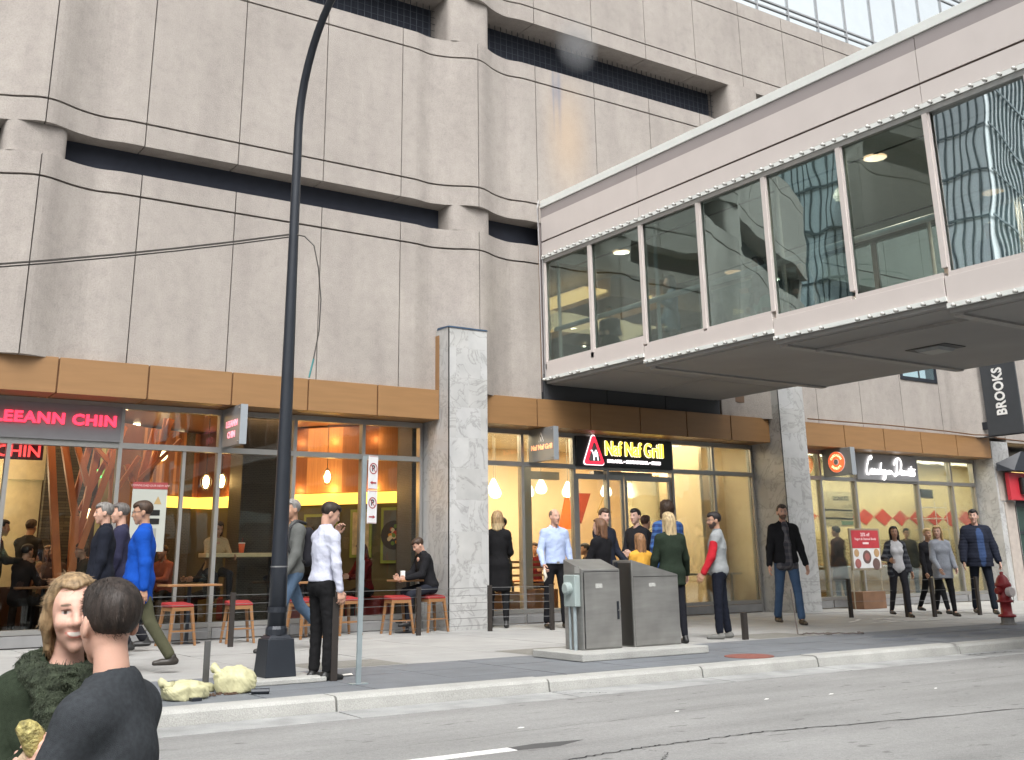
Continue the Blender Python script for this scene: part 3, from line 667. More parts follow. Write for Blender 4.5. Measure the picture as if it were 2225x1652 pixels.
MB().hexa([(2.55, -8.2, L(4.74)), (2.95, -8.2, L(4.74)), (2.95, -7.8, L(4.74)), (2.55, -7.8, L(4.74))], [(2.5, -8.25, L(4.79)), (3.0, -8.25, L(4.79)), (3.0, -7.75, L(4.79)), (2.5, -7.75, L(4.79))]).build('soffit_light', mat('fixture_grey', (.25, .26, .26), .4), sb)
# inside: floor, ceiling, roof, rails
MB().box(.13, W_-.13, YF, 0, L(5.22), L(5.30)).build('bridge_floor', mat('bridge_carpet', (.22, .21, .20), .9), sb)
MB().box(.13, W_-.13, YF, 0, L(7.97), L(8.02)).build('ceiling', mat('bridge_ceiling', (.52, .55, .54), .8, 0, .04), sb)
MB().box(.13, W_-.13, YF, 0, L(9.1), L(9.2)).build('roof_deck', SOFF, sb)
MB().box(.95, 1.0, YF, 0, L(7.955), L(7.968)).box(4.3, 4.35, YF, 0, L(7.955), L(7.968)).build('ceiling_slot', BLK, sb)
for x in (1.12, 4.65):
    for y in (-1.5, -8.4, -15.2):
        if x == 1.12 and y == -1.5 or y == -8.4 or x == 4.65 or y < -10:
            o = MB().lathe([(.20, 0), (.20, -.012), (.18, -.02)], (x, y, L(7.97)), 20).build('downlight', emis('downlight_glow', (1, .62, .36), 1.0), sb)
HR = mat('rail_grey', (.62, .63, .62), .5, .1)
for x in (.33, W_-.33): MB().tube([(x, 0, L(6.36)), (x, YF, L(6.28))], .055, 10).build('handrail', HR, sb)
for x in (.42, W_-.42):
    for y in (-.05, -3.4, -6.75, -10.1): MB().tube([(x, y, L(5.3)), (x, y, L(7.97))], .04, 8).build('post', HR, sb)
# lit lobby beyond the bridge mouth, in the concrete building
lob = MB().box(14.1, 20.5, .05, 9, 5.1, 5.28).box(14.1, 20.5, 6.8, 6.9, 5.3, 8.3).box(14.05, 14.1, .0, 9, 5.2, 8.3).box(20.5, 20.6, .05, 9, 5.2, 8.3)
lob.build('lobby_shell', mat('lobby_brown', (.16, .10, .065), .6), bld)
MB().box(14.1, 20.5, .05, 6.8, 8.0, 8.1).build('lobby_ceiling', mat('lobby_ceiling', (.22, .20, .18), .7), bld)
MB().box(15.75, 16.45, .5, 4.0, 7.60, 7.66).box(17.8, 18.15, .4, 5.2, 7.60, 7.66).build('lobby_cove', emis('lobby_glow', (1, .62, .25), 1.1), bld)
MB().box(16.5, 17.7, .4, 5.5, 7.50, 7.98).box(18.2, 20.4, .4, 5.5, 7.42, 7.98).build('lobby_bulkhead', mat('lobby_bulk', (.30, .22, .15), .6), bld)
MB().box(15.2, 16.2, 4.5, 4.6, 5.3, 7.2).build('lobby_partition', mat('lobby_orange', (.45, .22, .12), .6), bld)
for x, y in ((17.6, 3.4), (18.6, 3.0), (16.6, 5.5), (19.4, 5.2), (18.1, 3.2)): MB().lathe([(.05, 0), (.045, -.02)], (x, y, 7.35), 10).build('downlight', emis('warm_spot', (1, .85, .6), 6), bld)
area('lobby_lamp', (17.5, 19.4+2.8, 7.3), 30, (1, .7, .4), 4, 2)
for x_, y_ in ((1.12, -1.5), (4.65, -1.5), (1.12, -8.4), (4.65, -8.4)): area('downlight_lamp', (14.15+x_, 19.4+y_, 7.944), 34, (1, .82, .62), .36, .36).data.shape = 'DISK'
# conduit on the left corner of the bridge
MB().tube([(-.03, .02, L(9.3)), (-.05, .01, L(9.42)), (-.1, .0, L(9.2)), (-.07, -.0, L(8.3)), (-.05, 0, L(5.16))], .016, 6).tube([(-.02, -.05, L(8.0)), (-.02, -.05, L(5.2))], .012, 6).build('conduit', mat('conduit_grey', (.35, .34, .34), .5, .5), sb)
MB().box(-.06, .03, .02, .06, L(4.9), L(9.3)).build('corner_joint', mat('corner_strip', (.18, .155, .15), .7), sb)
# ================================================================== GLASS TOWER behind, top right
tw = empty('glass_tower', (24, 23, 16.4), 0, 'pale glass curtain-wall tower rising behind the concrete building', 'building')
MB().box(-6, 40, 0, 14, 0, 40).build('glass_wall', mat('curtain_glass', (.88, .94, .96), .02, .96, .02, 2, .03, .5), tw)
b = MB(); k = 0; x = -5.6
while x < 40: b.box(x-.03, x+.03, -.05, .02, 0, 40); x += 1.585
for z in (.9, 3.5, 3.75, 7, 7.3, 10.5, 14, 17.5, 21): b.box(-6, 40, -.045, .015, z-.03, z+.03)
b.build('mullions', mat('tower_mullion', (.30, .31, .32), .4, .3), tw)
# neighbours seen only in reflections, across and along the street
def neighbour(name, x, y, wx, wy, h, m, lab, fx=3.0, fz=3.4, mm=None, cat='building'):
    e = empty(name, (x, y, -.2), 0, lab, cat)
    MB().box(0, wx, 0, wy, 0, h).build('wall', m, e); g_ = MB()
    z = 2.2
    while z < h-2.5:
        xx = .8
        while xx < wx-1.5:
            g_.box(xx, xx+fx*.62, -.03, .0, z, z+fz*.6).box(xx, xx+fx*.62, wy, wy+.03, z, z+fz*.6); xx += fx
        yy_ = .8
        while yy_ < wy-1.5:
            g_.box(-.03, 0, yy_, yy_+fx*.62, z, z+fz*.6).box(wx, wx+.03, yy_, yy_+fx*.62, z, z+fz*.6); yy_ += fx
        z += fz
    g_.build('windows', mm or TGL, e); return e
DBR = mat('dark_stone', (.13, .12, .11), .8, 0, .1, 1)
neighbour('office_block', 20, -30, 45, 14, 26, DBR, 'dark stone office block across the street')
neighbour('office_block', -25, -32, 38, 14, 17, mat('grey_stone', (.25, .24, .23), .8), 'grey stone office block across the street')
go = empty('glass_office', (-49, 19.0, -.2), 0, 'glass office tower down the street', 'building')
MB().box(0, 40, 0, 16, 0, 70).build('wall', mat('bluish_glass', (.88, .96, .98), .3, .5, .05, .5), go)
g_ = MB()
for k in range(44): g_.box(40.001, 40.08, k*.37, k*.37+.05, 0, 70)
for k in range(108): g_.box(k*.37, k*.37+.05, -.08, -.001, 0, 70)
for k in range(34): g_.box(40.08, 40.12, 0, 16, 2.1*k, 2.1*k+.09).box(0, 40, -.12, -.08, 2.1*k, 2.1*k+.09)
g_.build('mullions', mat('office_mullion', (.16, .21, .23), .5, .2), go)
# ================================================================== RIGHT-HAND SHOP (beyond the marble end pillar)
rs = empty('corner_shop', (31.6, 19.3, 0), 0, 'shop front with black canopy and dark glazed doors at the far right edge', 'shop')
MB().box(.02, 10, 0, 4, 4.62, 12).box(-.9, .02, .02, .3, 4.75, 8).build('wall', CONC, rs)
MB().box(-.6, -.1, -.05, .5, 0, 2.82).build('stone_pier', mat('stone_pier', (.42, .37, .33), .8), rs); MB().box(-.75, -.1, -.04, .4, 2.86, 3.75).build('stone_pier', mat('stone_pier', (.42, .37, .33), .8), rs)
MB().hexa([(-.85, -.1, 3.72), (4, -.1, 3.72), (4, -.5, 3.72), (-.6, -.5, 3.72)], [(-.85, -.1, 3.95), (4, -.1, 4.25), (4, -.5, 4.25), (-.1, -.5, 4.3)]).build('canopy', mat('canopy_navy', (.02, .024, .032), .5), rs)
MB().box(-.1, 4, .05, .4, 2.75, 3.7).build('transom', BLACKM, rs)
d = MB().box(-.1, .0, -.02, .1, 0, 2.75).box(.75, .87, -.02, .1, 0, 2.75).box(0, 4, -.02, .1, 2.7, 2.8).box(0, 4, -.01, .1, 1.9, 1.98).box(0, 4, -.02, .1, 0, .25).build('door', BLACKM, rs)
MB().box(0, 4, .02, .03, .25, 2.7).build('door_glass', mat('dark_green_glass', (.05, .08, .07), .06, 0, .1, .8), d); MB().tube([(.62, -.03, .75), (.62, -.1, .8), (.62, -.1, 1.15), (.62, -.03, 1.2)], .02, 6).build('door_handle', STEEL, d)
MB().box(0.05, 4, .4, .5, 0, 2.7).build('door_backing', DARK, rs)
s = empty('red_shop_sign', (31.05, 19.1, 2.87), 0, 'red rectangular sign board with a white letter S on a black block, far right', 'sign')
MB().box(0, 2.6, -.06, .06, 0, .81).build('board', mat('sign_red', (.50, .03, .045), .5, 0, .04), s, bevel=.01)
MB().box(.48, 1.1, -.18, -.061, .17, .67).build('letter_block', BLK, s, bevel=.03)
text_mesh('letters', 'S', .62, emis('letter_white', (.9, .9, .9), .8), s, face_M((.80, -.19, .42), 'front'), .012, .018)
bn = empty('hanging_banner', (30.3, 19.0, 4.72), 0, 'tall charcoal banner lettered BROOKS hanging off the wall at the far right', 'banner')
MB().box(-.03, .03, -1.12, -.0, 0, 3.3).build('cloth', mat('banner_cloth', (.045, .05, .056), .8, 0, .08, 3), bn)
text_mesh('letters', 'BROOKS', .44, WHT, bn, Matrix.Translation((-.042, -.55, 1.27)) @ Matrix.Rotation(-PI/2, 4, 'Z') @ Matrix.Rotation(PI/2, 4, 'X') @ Matrix.Rotation(PI/2, 4, 'Z'), .006, .014, 'CENTER', .80, 0, 1.05)
MB().box(-.03, .06, .0, .36, .2, .42).build('bracket', BLACKM, bn); MB().tube([(0, .3, 3.2), (0, -1.2, 3.32)], .03, 8).build('bracket', BLACKM, bn); MB().tube([(0, .3, -.02), (0, -1.2, -.02)], .02, 8).build('bracket', BLACKM, bn)
# ================================================================== SIGNS
def sign(name, loc, lab, cat='sign'): return empty(name, loc, 0, lab, cat)
RN = emis('neon_red', (1, .03, .07), 1.6); 
s = sign('wall_sign', (5.14, 19.9, 3.40), 'grey fascia sign with glowing red LEEANN CHIN lettering over the left restaurant')
MB().box(-3.4, -.03, 0, .05, .0, .62).build('panel', mat('grey_sign_left', (.20, .20, .21), .5, .2, .04), s)
text_mesh('letters', 'LEEANN CHIN', .255, RN, s, face_M((-.12, -.03, .345), 'front'), .02, .009, 'RIGHT', 1.13, 0, 1.12)
s = sign('interior_sign', (3.9, 20.15, 3.0), 'second glowing red CHIN sign hanging just inside the left restaurant')
MB().box(-2.4, .0, .03, .08, .06, .33).build('panel', mat('maroon_panel', (.05, .008, .008), .6), s)
text_mesh('letters', 'LEEANN CHIN', .27, emis('neon_red_inside', (1, .05, .05), 1.5), s, face_M((-.04, .0, .19), 'front'), .015, .003, 'RIGHT', 1.1)
PANEL = mat('blade_panel', (.25, .26, .27), .35, .3, .03); PEDGE = mat('blade_edge', (.34, .37, .40), .4, .3, .03)
def blade(x, y0, y1, lab, th=.13):
    s = sign('blade_sign', (x, 19.0, 3.38), lab)
    MB().box(0, th, .0, .95, 0, .72).build('panel', PANEL, s, bevel=.006)
    MB().box(-.002, th+.002, -.012, .0, 0.0, .72).build('edge_plate', PEDGE, s)
    for z in (.06, .66): MB().tube([(.06, .9, z), (.06, 1.05, z)], .015, 6).lathe([(.012, 0), (.012, -.02)], (0, .06, z), 8, 0, 'x').build('fixing', STEEL, s)
    return s
s = blade(6.98, 0, 0, 'grey projecting blade sign with small pink LEEANN CHIN lettering')
PK = emis('pink_letters', (.85, .25, .30), .9)
text_mesh('letters', 'LEEANN', .16, PK, s, face_M((-.006, .42, .40), 'left'), .003, .004); text_mesh('letters', 'CHIN', .16, PK, s, face_M((-.006, .42, .20), 'left'), .003, .004)
s = blade(14.05, 0, 0, 'grey projecting blade sign with white triangle and orange Naf Naf Grill lettering')
text_mesh('letters', 'Naf Naf Grill', .15, emis('orange_letters', (.95, .38, .18), .8), s, face_M((-.006, .44, .30), 'left'), .003, .004)
def tri(b, c, w_, h_, y, t, mi=0, ax='y'):
    pts = [(-w_/2, 0), (w_/2, 0), (0, h_)]
    if ax == 'y': b.hexa([(c[0]+p[0], y, c[1]+p[1]) for p in pts], [(c[0]+p[0], y-t, c[1]+p[1]) for p in pts], mi)
    else: b.hexa([(y, c[0]+p[0], c[1]+p[1]) for p in pts], [(y-t, c[0]+p[0], c[1]+p[1]) for p in pts], mi)
b = MB(); tri(b, (.46, .42), .20, .21, 0, .004, 0, 'x'); tri(b, (.46, .432), .15, .155, -.004, .003, 1, 'x'); tri(b, (.46, .437), .09, .10, -.007, .003, 0, 'x'); b.build('logo', [WHT, BLK], s)
s = sign('wall_sign', (18.28, 19.88, 3.36), 'black sign panel with yellow Naf Naf Grill letters and a red camel triangle')
MB().box(-2.93, -.0, .0, .06, .0, .69).build('panel', BLK, s)
tx = text_mesh('letters', 'Naf Naf Grill', .47, emis('yellow_letters', (1, .72, .06), 1.2), s, face_M((-1.20, -.03, .42), 'front'), .02, .002, 'CENTER', .74)
text_mesh('letters', 'Naf Naf Grill', .47, emis('white_halo', (1, .9, .75), 1.0), s, face_M((-1.20, -.008, .42), 'front'), .005, .012, 'CENTER', .74)
text_mesh('letters', 'FALAFEL • SHAWARMA • FRIES', .095, emis('white_letters', (1, .9, .92), 1.3), s, face_M((-1.22, -.02, .14), 'front'), .01, .006, 'CENTER', 1.28)
b = MB()
def rtri(b, cx, z0, w_, h_, y, mi, r=.06):
    pts = []
    for (x, z, a0) in ((cx-w_/2+r, z0+r, 210), (cx+w_/2-r, z0+r, 330), (cx, z0+h_-r, 90)):
        for a in (-60, -30, 0, 30, 60): pts.append((x+r*math.cos(R(a0+a)), z+r*math.sin(R(a0+a))))
    b.hexa([(x, y, z) for x, z in pts], [(x, y-.02, z) for x, z in pts], mi)
rtri(b, -2.45, .03, .60, .70, -.01, 2); rtri(b, -2.45, .045, .56, .655, -.031, 0); rtri(b, -2.45, .12, .34, .42, -.052, 1, .03)
b.build('triangle', [emis('logo_red', (.85, .03, .06), .9), mat('logo_grey', (.30, .28, .29), .6), emis('logo_white', (1, .9, .9), 1.0)], s)
cam_pts = [(-.09, .0), (-.085, .10), (-.10, .14), (-.13, .20), (-.17, .215), (-.165, .235), (-.12, .24), (-.10, .21), (-.085, .17), (-.05, .185), (-.02, .235), (.01, .245), (.035, .20), (.06, .15), (.065, .08), (.075, 0), (.05, 0), (.035, .085), (-.02, .09), (-.045, .08), (-.06, .0)]
b = MB(); b.hexa([(-2.42+x*.9, -.073, .135+z) for x, z in cam_pts], [(-2.42+x*.9, -.080, .135+z) for x, z in cam_pts]); b.build('camel', emis('logo_camel', (1, .93, .93), .9), s)
s = sign('wall_sign', (25.14, 19.88, 3.36), 'grey sign panel with white neon script Cardigan Donuts over the right shop')
MB().box(0.02, 2.73, .0, .06, .0, .70).build('panel', GREYSIGN, s)
NEO = emis('neon_white', (1, .97, .95), 2.0); b = MB()
def stroke(pts, r=.017):
    # smooth the polyline (Catmull-Rom) and sweep it
    P = [Vector((x, -.035, z)) for x, z in pts]; Q = []
    for i in range(len(P)-1):
        p0, p1, p2, p3 = P[max(i-1, 0)], P[i], P[i+1], P[min(i+2, len(P)-1)]
        for k in range(5):
            t = k/5; Q.append(.5*((2*p1)+(p2-p0)*t+(2*p0-5*p1+4*p2-p3)*t*t+(3*p1-p0-3*p2+p3)*t**3))
    Q.append(P[-1]); b.tube(Q, r, 6)
stroke([(.60, .56), (.66, .60), (.64, .66), (.54, .58), (.44, .40), (.38, .22), (.42, .14), (.50, .16), (.58, .26), (.64, .30), (.60, .18), (.66, .16), (.72, .26), (.74, .30), (.74, .18), (.78, .17), (.84, .28), (.88, .26), (.86, .18), (.92, .17), (1.0, .32), (1.06, .48), (1.0, .30), (.96, .18), (1.04, .20), (1.1, .28), (1.08, .18), (1.16, .18), (1.2, .29), (1.2, .12), (1.14, .02), (1.08, .03), (1.16, .14), (1.28, .26), (1.26, .18), (1.34, .18), (1.38, .28), (1.40, .18), (1.46, .27), (1.50, .19), (1.56, .2)])
stroke([(1.78, .60), (1.74, .40), (1.68, .18), (1.62, .12), (1.60, .18), (1.70, .16), (1.86, .26), (1.96, .46), (1.92, .60), (1.82, .64), (1.70, .56), (1.62, .44)])
stroke([(1.88, .24), (1.94, .17), (2.0, .24), (1.96, .30), (1.92, .22), (2.02, .17), (2.06, .28), (2.08, .17), (2.14, .28), (2.16, .18), (2.22, .28), (2.22, .18), (2.30, .28), (2.28, .17), (2.36, .2), (2.40, .42), (2.36, .2), (2.42, .17), (2.48, .28), (2.52, .26), (2.50, .17), (2.42, .16)]); stroke([(2.26, .34), (2.56, .34)])
b.build('neon_script', NEO, s, smooth=True)
s = blade(23.84, 0, 0, 'grey projecting blade sign with a round orange donut logo reading CARDIGAN DONUTS', .17)
b = MB(); b.lathe([(.285, 0), (.285, -.006)], (-.001, .48, .36), 40, 1, 'x').lathe([(.265, 0), (.265, -.006)], (-.008, .48, .36), 40, 0, 'x').lathe([(.085, 0), (.085, -.006)], (-.015, .48, .36), 24, 1, 'x').lathe([(.06, 0), (.06, -.006)], (-.022, .48, .36), 20, 2, 'x')
b.build('logo', [emis('donut_orange', (.90, .12, .04), .7), WHT, PANEL], s)
for txt, up in (('CARDIGAN', 1), ('DONUTS', -1)):
    for i, ch in enumerate(txt):
        n_ = len(txt); a = R(90-(i-(n_-1)/2)*17.5) if up > 0 else R(-90+(i-(n_-1)/2)*19)
        yy_, zz = .48-math.cos(a)*.175, .36+math.sin(a)*.175
        rot = (a-PI/2) if up > 0 else (a+PI/2)
        M = Matrix.Translation((-.017, yy_, zz)) @ Matrix.Rotation(-PI/2, 4, 'Z') @ Matrix.Rotation(PI/2, 4, 'X') @ Matrix.Rotation(rot, 4, 'Z')
        text_mesh('letter', ch, .085, emis('donut_letters', (1, .75, .4), .9), s, M, .003, .002)
# ================================================================== SHOP CONTENTS
BULBG = emis('filament_glow', (1, .60, .22), 14)
pend = [(7.5, 22.2, 2.93), (7.9, 22.4, 2.97), (8.55, 22.0, 3.0), (9.27, 22.1, 3.03), (10.12, 22.0, 3.10)]
def pendant(x, y, z, zc, label, group):
    o = empty('pendant_lamp', (x, y, z), 0, label, 'lamp', group)
    MB().tube([(0, 0, .14), (0, 0, zc-z)], .008, 5).build('cord', BLK, o)
    MB().lathe([(.02, -.13), (.05, -.11), (.075, 0), (.05, .09), (.02, .13)], (0, 0, 0), 12).build('bulb', BULBG, o, smooth=True)
    c = MB()
    for k in range(5):
        a = 2*PI*k/5; c.tube([(.02*math.cos(a), .02*math.sin(a), .18), (.12*math.cos(a), .12*math.sin(a), .04), (.11*math.cos(a), .11*math.sin(a), -.06), (.03*math.cos(a), .03*math.sin(a), -.17)], .006, 4)
    c.build('cage', BLK, o); return o
PL = ['leftmost small cage pendant lamp glowing above the window counter', 'second cage pendant lamp from the left, close beside the first', 'cage pendant lamp glowing against the dark tile column, left of the street lamp pole', 'cage pendant lamp just right of the street lamp pole', 'largest cage pendant lamp in front of the slatted wood wall']
for (x, y, z), lab in zip(pend, PL): pendant(x, y, z, 4.24, lab, 'cage pendant lamps in the left restaurant')
def teardrop(x, y, z, lab):
    o = empty('pendant_lamp', (x, y, z), 0, lab, 'lamp', 'white teardrop pendant lamps in the middle shop')
    MB().tube([(0, 0, .2), (0, 0, 4.24-z)], .006, 5).build('cord', mat('cord_grey', (.2, .2, .18), .6), o)
    MB().lathe([(.03, -.17), (.10, -.15), (.145, -.08), (.14, -.01), (.09, .10), (.045, .19), (.02, .22)], (0, 0, 0), 18).build('shade', emis('opal_glow', (1, .90, .62), 3.0), o, smooth=True)
for (x, y, z), lab in zip([(14.45, 22.0, 2.98), (14.7, 22.3, 2.92), (15.46, 22.0, 2.94), (16.0, 22.2, 3.05), (16.67, 22.0, 2.97), (17.9, 22.0, 3.0)],
    ['leftmost teardrop pendant lamp beside the marble pillar', 'teardrop pendant lamp overlapping the leftmost one', 'single teardrop pendant lamp under the Naf Naf blade sign', 'teardrop pendant lamp half hidden by the door frame', 'teardrop pendant lamp behind the left door leaf', 'rightmost teardrop pendant lamp under the black shop sign']): teardrop(x, y, z, lab)
# ceiling spots
for x, y in ((6.49, 24.0), (7.85, 25.2), (8.87, 25.3), (10.9, 23.7), (3.5, 23), (5.2, 26)): MB().lathe([(.075, 0), (.07, -.03)], (x, y-19.4, 4.25), 12).build('ceiling_spot', emis('spot_glow', (1, .8, .5), 8), bld)
for x, y in ((13.0, 21.2), (13.9, 22.5), (17.5, 21.5), (27, 21), (29.2, 20.6)): MB().lathe([(.11, 0), (.10, -.02)], (x, y-19.4, 4.25), 12).build('ceiling_spot', emis('spot_glow2', (1, .88, .62), 5), bld)
# shop lighting (the lamps above, plus an added fill on the timber beams)
area('shop_lamp', (5.0, 23.5, 4.2), 75, (1, .62, .32), 5, 4); area('shop_lamp', (9.3, 22.0, 4.2), 32, (1, .60, .30), 2.5, 1.5)
for k, t in enumerate((.30, .44, .58, .72, .88)):      # wall washers above the slatted wall
    x, y = 7.6+(11.42-7.6)*t-.10, 19.4+6.1+(1.5-6.1)*t-.09
    point('wall_washer', (x, y, 2.84), 5, (1, .52, .16), .04); point('wall_washer', (x, y, 3.9), 2.2, (1, .52, .16), .04)
point('beam_fill', (5.3, 20.7, 3.95), 16, (1, .6, .3), .1); point('beam_fill', (3.9, 20.9, 3.95), 10, (1, .6, .3), .1)  # unseen point lights added to brighten the orange timber
point('kitchen_lamp', (3.3, 24.9, 2.9), 40, (1, .8, .5), .2)
area('shop_lamp', (16.6, 21.8, 4.2), 400, (1, .80, .54), 8, 2.6); area('shop_lamp', (32.5, 21.4, 4.2), 110, (1, .84, .60), 4.5, 1.6); area('shop_lamp', (26.8, 20.9, 4.2), 280, (1, .84, .60), 7.5, 2.1)
# ================================================================== STREET FURNITURE
lp = empty('street_lamp', (5.08, 12.28, 0), 0, 'tall curved black street lamp standing near the kerb', 'street lamp')
MB().box(-.42, .45, -.42, .30, .003, .055).build('plinth', KERB, lp, bevel=.01)
b = MB(); b.hexa([(-.185, -.185, .056), (.185, -.185, .056), (.185, .185, .056), (-.185, .185, .056)], [(-.155, -.155, .46), (.155, -.155, .46), (.155, .155, .46), (-.155, .155, .46)])
b.hexa([(-.14, -.14, .46), (.14, -.14, .46), (.14, .14, .46), (-.14, .14, .46)], [(-.11, -.11, .50), (.11, -.11, .50), (.11, .11, .50), (-.11, .11, .50)])
b.build('base', BLACKM, lp, bevel=.008)
b = MB(); pts = [(0, 0, .46), (0, 0, 1.3), (0, 0, 3.2), (.0, 0, 5.3), (.0, 0, 6.7)]; rs = [.110, .094, .076, .061, .056]
for i in range(1, 11):
    a = i/10*R(72); Rr = 1.75; pts.append((.0+.02*i/10, -(Rr-Rr*math.cos(a)), 6.7+Rr*math.sin(a))); rs.append(.056-.0008*i)
b.tube(pts, rs, 20).build('pole', BLACKM, lp, smooth=True)
MB().tube([(0, 0, .5), (0, 0, .56), (0, 0, .60)], [.125, .125, .105], 16).build('collar', BLACKM, lp); MB().tube([(0, 0, .74), (0, 0, .80)], .112, 16).build('collar', BLACKM, lp)
MB().tube([(0, 0, 1.235), (0, 0, 1.25)], .100, 20).build('band', mat('band_grey', (.3, .3, .3), .4, .7), lp)
MB().hexa([(-.12, -1.15, 8.24), (.12, -1.15, 8.24), (.12, -2.0, 8.42), (-.12, -2.0, 8.42)], [(-.10, -1.12, 8.34), (.10, -1.12, 8.34), (.10, -2.0, 8.50), (-.10, -2.0, 8.50)]).build('lamp_head', BLACKM, lp, bevel=.02)
CAB = mat('cable_black', (.04, .035, .03), .6)
pts = [(4.98, 12.2, 5.24)]; n = 24; x1, y1, z1 = -7, 12.0, 4.2
P0 = Vector((4.99, 12.2, 5.24)); P1 = Vector((-12.0, 12.0, 3.2)); pts = []
for i in range(n+1):
    t = i/n; p = P0.lerp(P1, t); p.z -= 3.0*t*(1-t); pts.append(p)
cb_ = MB().tube(pts, .012, 5).tube([p+Vector((0, .02, -.03-.0*0)) for p in pts], .008, 4); tag(cb_.build('overhead_cable', CAB), 'thin black cable sagging from the left edge to the street lamp pole', 'cable')
b = MB(); pts = [(5.09, 12.2, 5.25), (5.16, 12.12, 5.22), (5.24, 12.0, 5.08), (5.30, 11.98, 4.80), (5.35, 11.98, 4.40), (5.34, 11.98, 4.0), (5.28, 11.98, 3.65), (5.23, 11.98, 3.42)]
b.tube(pts, .008, 5).tube(pts[-2:], .012, 5, 1); o = b.build('hanging_cable', [CAB, mat('teal_tape', (.03, .18, .18), .6)]); tag(o, 'loose cable loop hanging off the street lamp with a teal taped end', 'cable')
# parking sign pole
sp_ = empty('parking_sign_post', (5.68, 11.38, 0), 0, 'galvanised post carrying two narrow no-parking signs near the kerb', 'sign post')
GALV = mat('galvanised', (.36, .42, .44), .5, .6, .12, 8)
sp_.rotation_euler = (0, R(.6), 0)
MB().box(-.028, .028, -.012, .012, .0, 1.30).box(-.02, .034, .013, .03, .9, 2.46).build('post', GALV, sp_); MB().box(-.1, .1, -.05, .05, .002, .012).build('foot_plate', GALV, sp_)
SRED = mat('sign_print_red', (.35, .04, .05), .5)
for z0, z1, flip in ((2.08, 2.46, 1), (1.70, 2.07, -1)):
    s = empty('no_parking_sign', (0, 0, 0)); s.parent = sp_; s.location = (.09, -.03, z0); s.rotation_euler = (0, 0, R(18))
    h = z1-z0; MB().box(-.075, .075, -.004, .004, 0, h).build('plate', mat('sign_white', (.72, .72, .73), .4), s, bevel=.002)
    b = MB(); c = (0, h*.62)
    for k in range(28):
        a0, a1 = 2*PI*k/28, 2*PI*(k+1)/28
        b.add([(c[0]+r*math.cos(a), -.006, c[1]+r*math.sin(a)) for r, a in ((.052, a0), (.064, a0), (.064, a1), (.052, a1))], [(0, 1, 2, 3)])
    b.add([(c[0]-.045, -.0062, c[1]+.038), (c[0]-.038, -.0062, c[1]+.045), (c[0]+.045, -.0062, c[1]-.038), (c[0]+.038, -.0062, c[1]-.045)], [(0, 1, 2, 3)])
    b.build('ban_ring', SRED, s); b = MB(); q = .05*flip; b.add([(-q, -.006, h*.2), (-q*.2, -.006, h*.2+.022), (-q*.2, -.006, h*.2+.008), (q, -.006, h*.2+.008), (q, -.006, h*.2-.008), (-q*.2, -.006, h*.2-.008), (-q*.2, -.006, h*.2-.022)], [(0, 1, 2, 3, 4, 5, 6)])
    b.build('arrow', SRED, s); MB().box(-.07, .07, -.0065, -.005, .005, .009).build('border_line', SRED, s); MB().box(-.07, .07, -.0065, -.005, h-.01, h-.006).build('border_line', SRED, s); text_mesh('letter', 'P', .095, BLK, s, face_M((0, -.0055, c[1]), 'front'), .0005, .003)
# steel cabinets on a concrete plinth
tag(MB().box(9.12, 11.36, 11.82, 12.95, .003, .10).build('cabinet_plinth', KERB, bevel=.012), 'low concrete plinth under the steel cabinets', 'plinth')
c1 = empty('steel_cabinet', (9.52, 12.3, .10), 0, 'shorter stainless steel cabinet with front-sloping top and grey meter box', 'utility cabinet')
W, D_, hf, hb = .67, .42, 1.05, 1.19
def prism_yz(x0, x1, prof): return MB().hexa([(x0, y, z) for y, z in prof], [(x1, y, z) for y, z in prof])
prism_yz(0, W, [(0, 0), (D_, 0), (D_, hb), (0, hf)]).build('body', STEEL, c1, bevel=.006)
MB().box(.03, W-.02, -.014, -.001, .02, hf-.04).build('door', STEEL, c1, bevel=.004)
for z in (.15, .5, .85): MB().tube([(.035, -.018, z), (.035, -.018, z+.07)], .008, 6).build('hinge', STEEL, c1)
MB().box(.22, .34, -.0165, -.0145, .80, .86).build('label_plate', mat('label_grey', (.42, .42, .40), .5, 0, .3, 60), c1); MB().box(.018, .028, -.006, -.001, .02, hf-.04).box(.03, W-.02, -.006, -.001, hf-.036, hf-.028).build('door_gap', BLK, c1)
h_ = MB().box(W-.085, W-.05, -.03, -.015, .38, .62).build('door_handle', BLACKM, c1, bevel=.006); MB().tube([(W-.068, -.03, .50), (W-.068, -.06, .51), (W-.068, -.06, .60)], .014, 8).build('lever', mat('chrome', (.7, .7, .7), .15, 1), h_)
MT = mat('meter_grey', (.33, .39, .38), .5, .1, .06, 3)
m_ = MB().box(-.10, -.001, .04, .30, .56, .98).build('meter_box', MT, c1, bevel=.012); MB().lathe([(.085, 0), (.085, -.06), (.06, -.08)], (-.10, .17, .80), 16, 0, 'x').build('meter', MT, m_, smooth=False)
MB().tube([(-.05, .12, .0), (-.05, .12, .56)], .028, 10).tube([(-.05, .23, .0), (-.05, .23, .56)], .02, 10).build('conduit', GALV, c1)
MB().box(-.004, -.001, .05, .16, 1.0, 1.09).build('nameplate', mat('plate', (.5, .5, .48), .4, .5), c1)
c2 = empty('steel_cabinet', (10.40, 12.28, .10), 0, 'wider stainless steel cabinet whose top slopes down to the right', 'utility cabinet')
MB().hexa([(0, 0, 0), (.87, 0, 0), (.87, 0, .96), (0, 0, 1.17)], [(0, .42, 0), (.87, .42, 0), (.87, .42, .96), (0, .42, 1.17)]).build('body', STEEL, c2, bevel=.006)
MB().box(-.008, -.001, .02, .40, .02, 1.13).build('side_panel', mat('steel_dark', (.16, .16, .155), .35, .9, .2, 1), c2)
